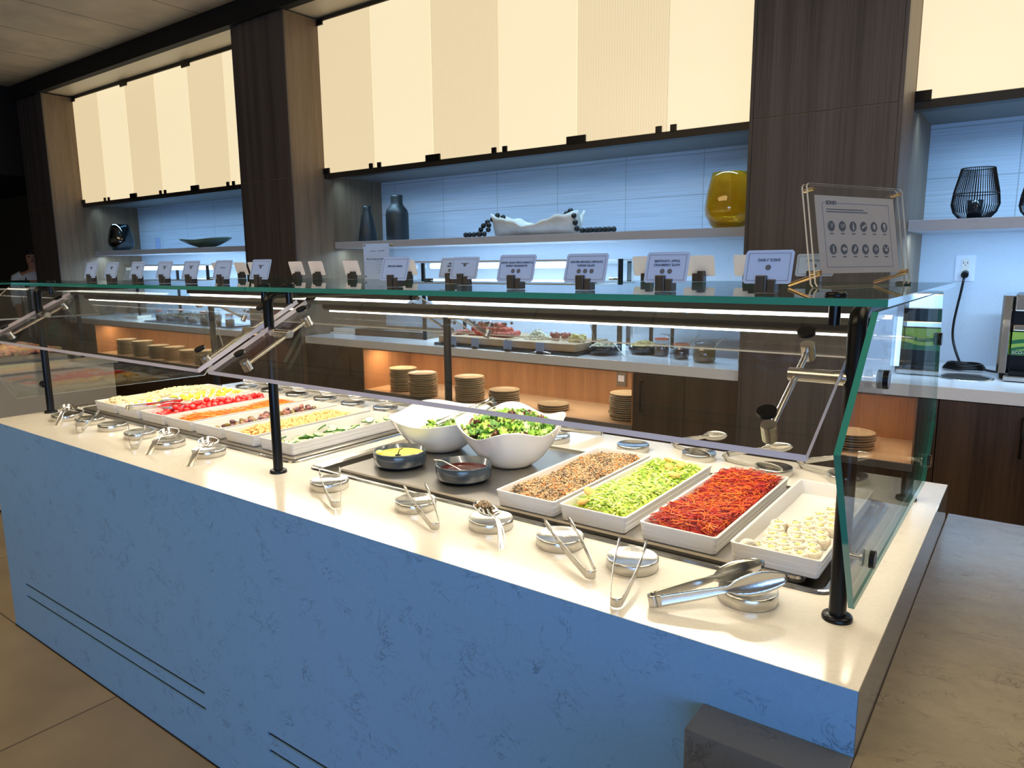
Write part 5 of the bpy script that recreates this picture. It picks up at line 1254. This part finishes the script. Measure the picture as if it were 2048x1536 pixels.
# ------------------------------------------------------------------ person in the passage
def person(x, y, face):
    t = thing('person', 'person in pale shirt with dark apron straps standing in the far left passage', 'person', (x, y, 0), face)
    V_ = {'hip': (0, 0, .98, .15), 'w': (0, 0, 1.12, .14), 'ch': (0, 0, 1.32, .165), 'nk': (0, 0, 1.50, .06), 'hd0': (0, -.01, 1.58, .07), 'hd1': (0, -.015, 1.68, .095), 'hd2': (0, -.01, 1.76, .075)}
    E_ = [('hip', 'w'), ('w', 'ch'), ('ch', 'nk'), ('nk', 'hd0'), ('hd0', 'hd1'), ('hd1', 'hd2')]
    for s_, n_ in ((-1, 'l'), (1, 'r')):
        V_.update({n_+'s': (s_*.19, 0, 1.42, .065), n_+'e': (s_*.24, -.02, 1.13, .048), n_+'h': (s_*.20, -.16, .93, .035), n_+'p': (s_*.19, -.22, .90, .03),
                   n_+'t': (s_*.095, 0, .90, .095), n_+'k': (s_*.10, -.01, .50, .065), n_+'a': (s_*.10, .01, .10, .045), n_+'f': (s_*.10, -.14, .045, .04)})
        E_ += [('ch', n_+'s'), (n_+'s', n_+'e'), (n_+'e', n_+'h'), (n_+'h', n_+'p'), ('hip', n_+'t'), (n_+'t', n_+'k'), (n_+'k', n_+'a'), (n_+'a', n_+'f')]
    ks = list(V_); me = bpy.data.meshes.new('body'); me.from_pydata([V_[k][:3] for k in ks], [(ks.index(a), ks.index(b)) for a, b in E_], []); o = bpy.data.objects.new('body', me); COL.objects.link(o); o.parent = t
    sk = o.modifiers.new('skin', 'SKIN'); ly = me.skin_vertices[0] if me.skin_vertices else None
    if ly is None:
        import bmesh
        bm = bmesh.new(); bm.from_mesh(me); bm.verts.layers.skin.verify(); bm.to_mesh(me); bm.free(); ly = me.skin_vertices[0]
    for i, k in enumerate(ks):
        r = V_[k][3]; ly.data[i].radius = (r*(1.25 if k in ('ch', 'hip', 'w') else 1), r*(.8 if k in ('ch', 'hip', 'w') else 1)); ly.data[i].use_root = (k == 'hip')
    o.modifiers.new('sub', 'SUBSURF').levels = 1; me.materials.append(mat('skin', (.42, .22, .15), .5))
    sh = mat('pale blue shirt', (.62, .74, .88), .7); tr = mat('dark trousers', (.02, .025, .04), .8); hr = mat('dark hair', (.012, .010, .010), .6)
    mb = MB(); mb.tube([(0, 0, .93), (0, 0, 1.05), (0, 0, 1.2), (0, 0, 1.34), (0, 0, 1.43), (0, 0, 1.49)], [.175, .17, .185, .205, .17, .07], 20)
    mb.v = [(a, b*.72, c) for a, b, c in mb.v]
    for s_ in (-1, 1): mb.tube([(s_*.14, 0, 1.43), (s_*.20, 0, 1.40), (s_*.235, -.01, 1.25), (s_*.245, -.02, 1.13), (s_*.225, -.09, 1.03)], [.075, .08, .07, .06, .052], 14)
    put('shirt', mb, sh, t, False)
    mb = MB()
    for s_ in (-1, 1): mb.tube([(s_*.085, 0, .98), (s_*.10, -.005, .75), (s_*.10, -.01, .5), (s_*.10, .0, .09)], [.115, .105, .085, .07], 14)
    put('trousers', mb, tr, t, False)
    mb = MB(); mb.ball((0, .012, 1.725), .098, 18, 0, (.92, 1.05, .86)); mb.ball((0, -.055, 1.775), .06, 12, 0, (1.1, .6, .5)); put('hair', mb, hr, t, False)
    mb = MB(); mb.ball((0, -.118, 1.665), .016, 8, 0, (.8, 1, 1.3)); put('nose', mb, mat('skin', (.42, .22, .15)), t, False)
    mb = MB()
    for s_ in (-1, 1): mb.ball((s_*.033, -.102, 1.69), .011, 8)
    mb.ball((0, -.103, 1.625), .014, 8, 0, (1.6, .4, .4)); put('eyes_and_mouth', mb, tr, t, False)
    mb = MB()
    for s_ in (-1, 1): mb.tube([(s_*.05, .03, 1.49), (s_*.085, -.09, 1.42), (s_*.10, -.155, 1.30), (s_*.06, -.15, 1.16)], .014, 8)
    put('apron_straps', mb, tr, t, False)
    mb = MB(); mb.tube([(0, -.02, 1.17), (0, -.02, .95), (0, -.01, .6)], [.16, .18, .17], 16); mb.v = [(a, b*.85, c) for a, b, c in mb.v]; put('apron', mb, mat('grey apron', (.30, .34, .40), .8), t, False)
person(-11.10, 3.14, radians(62))
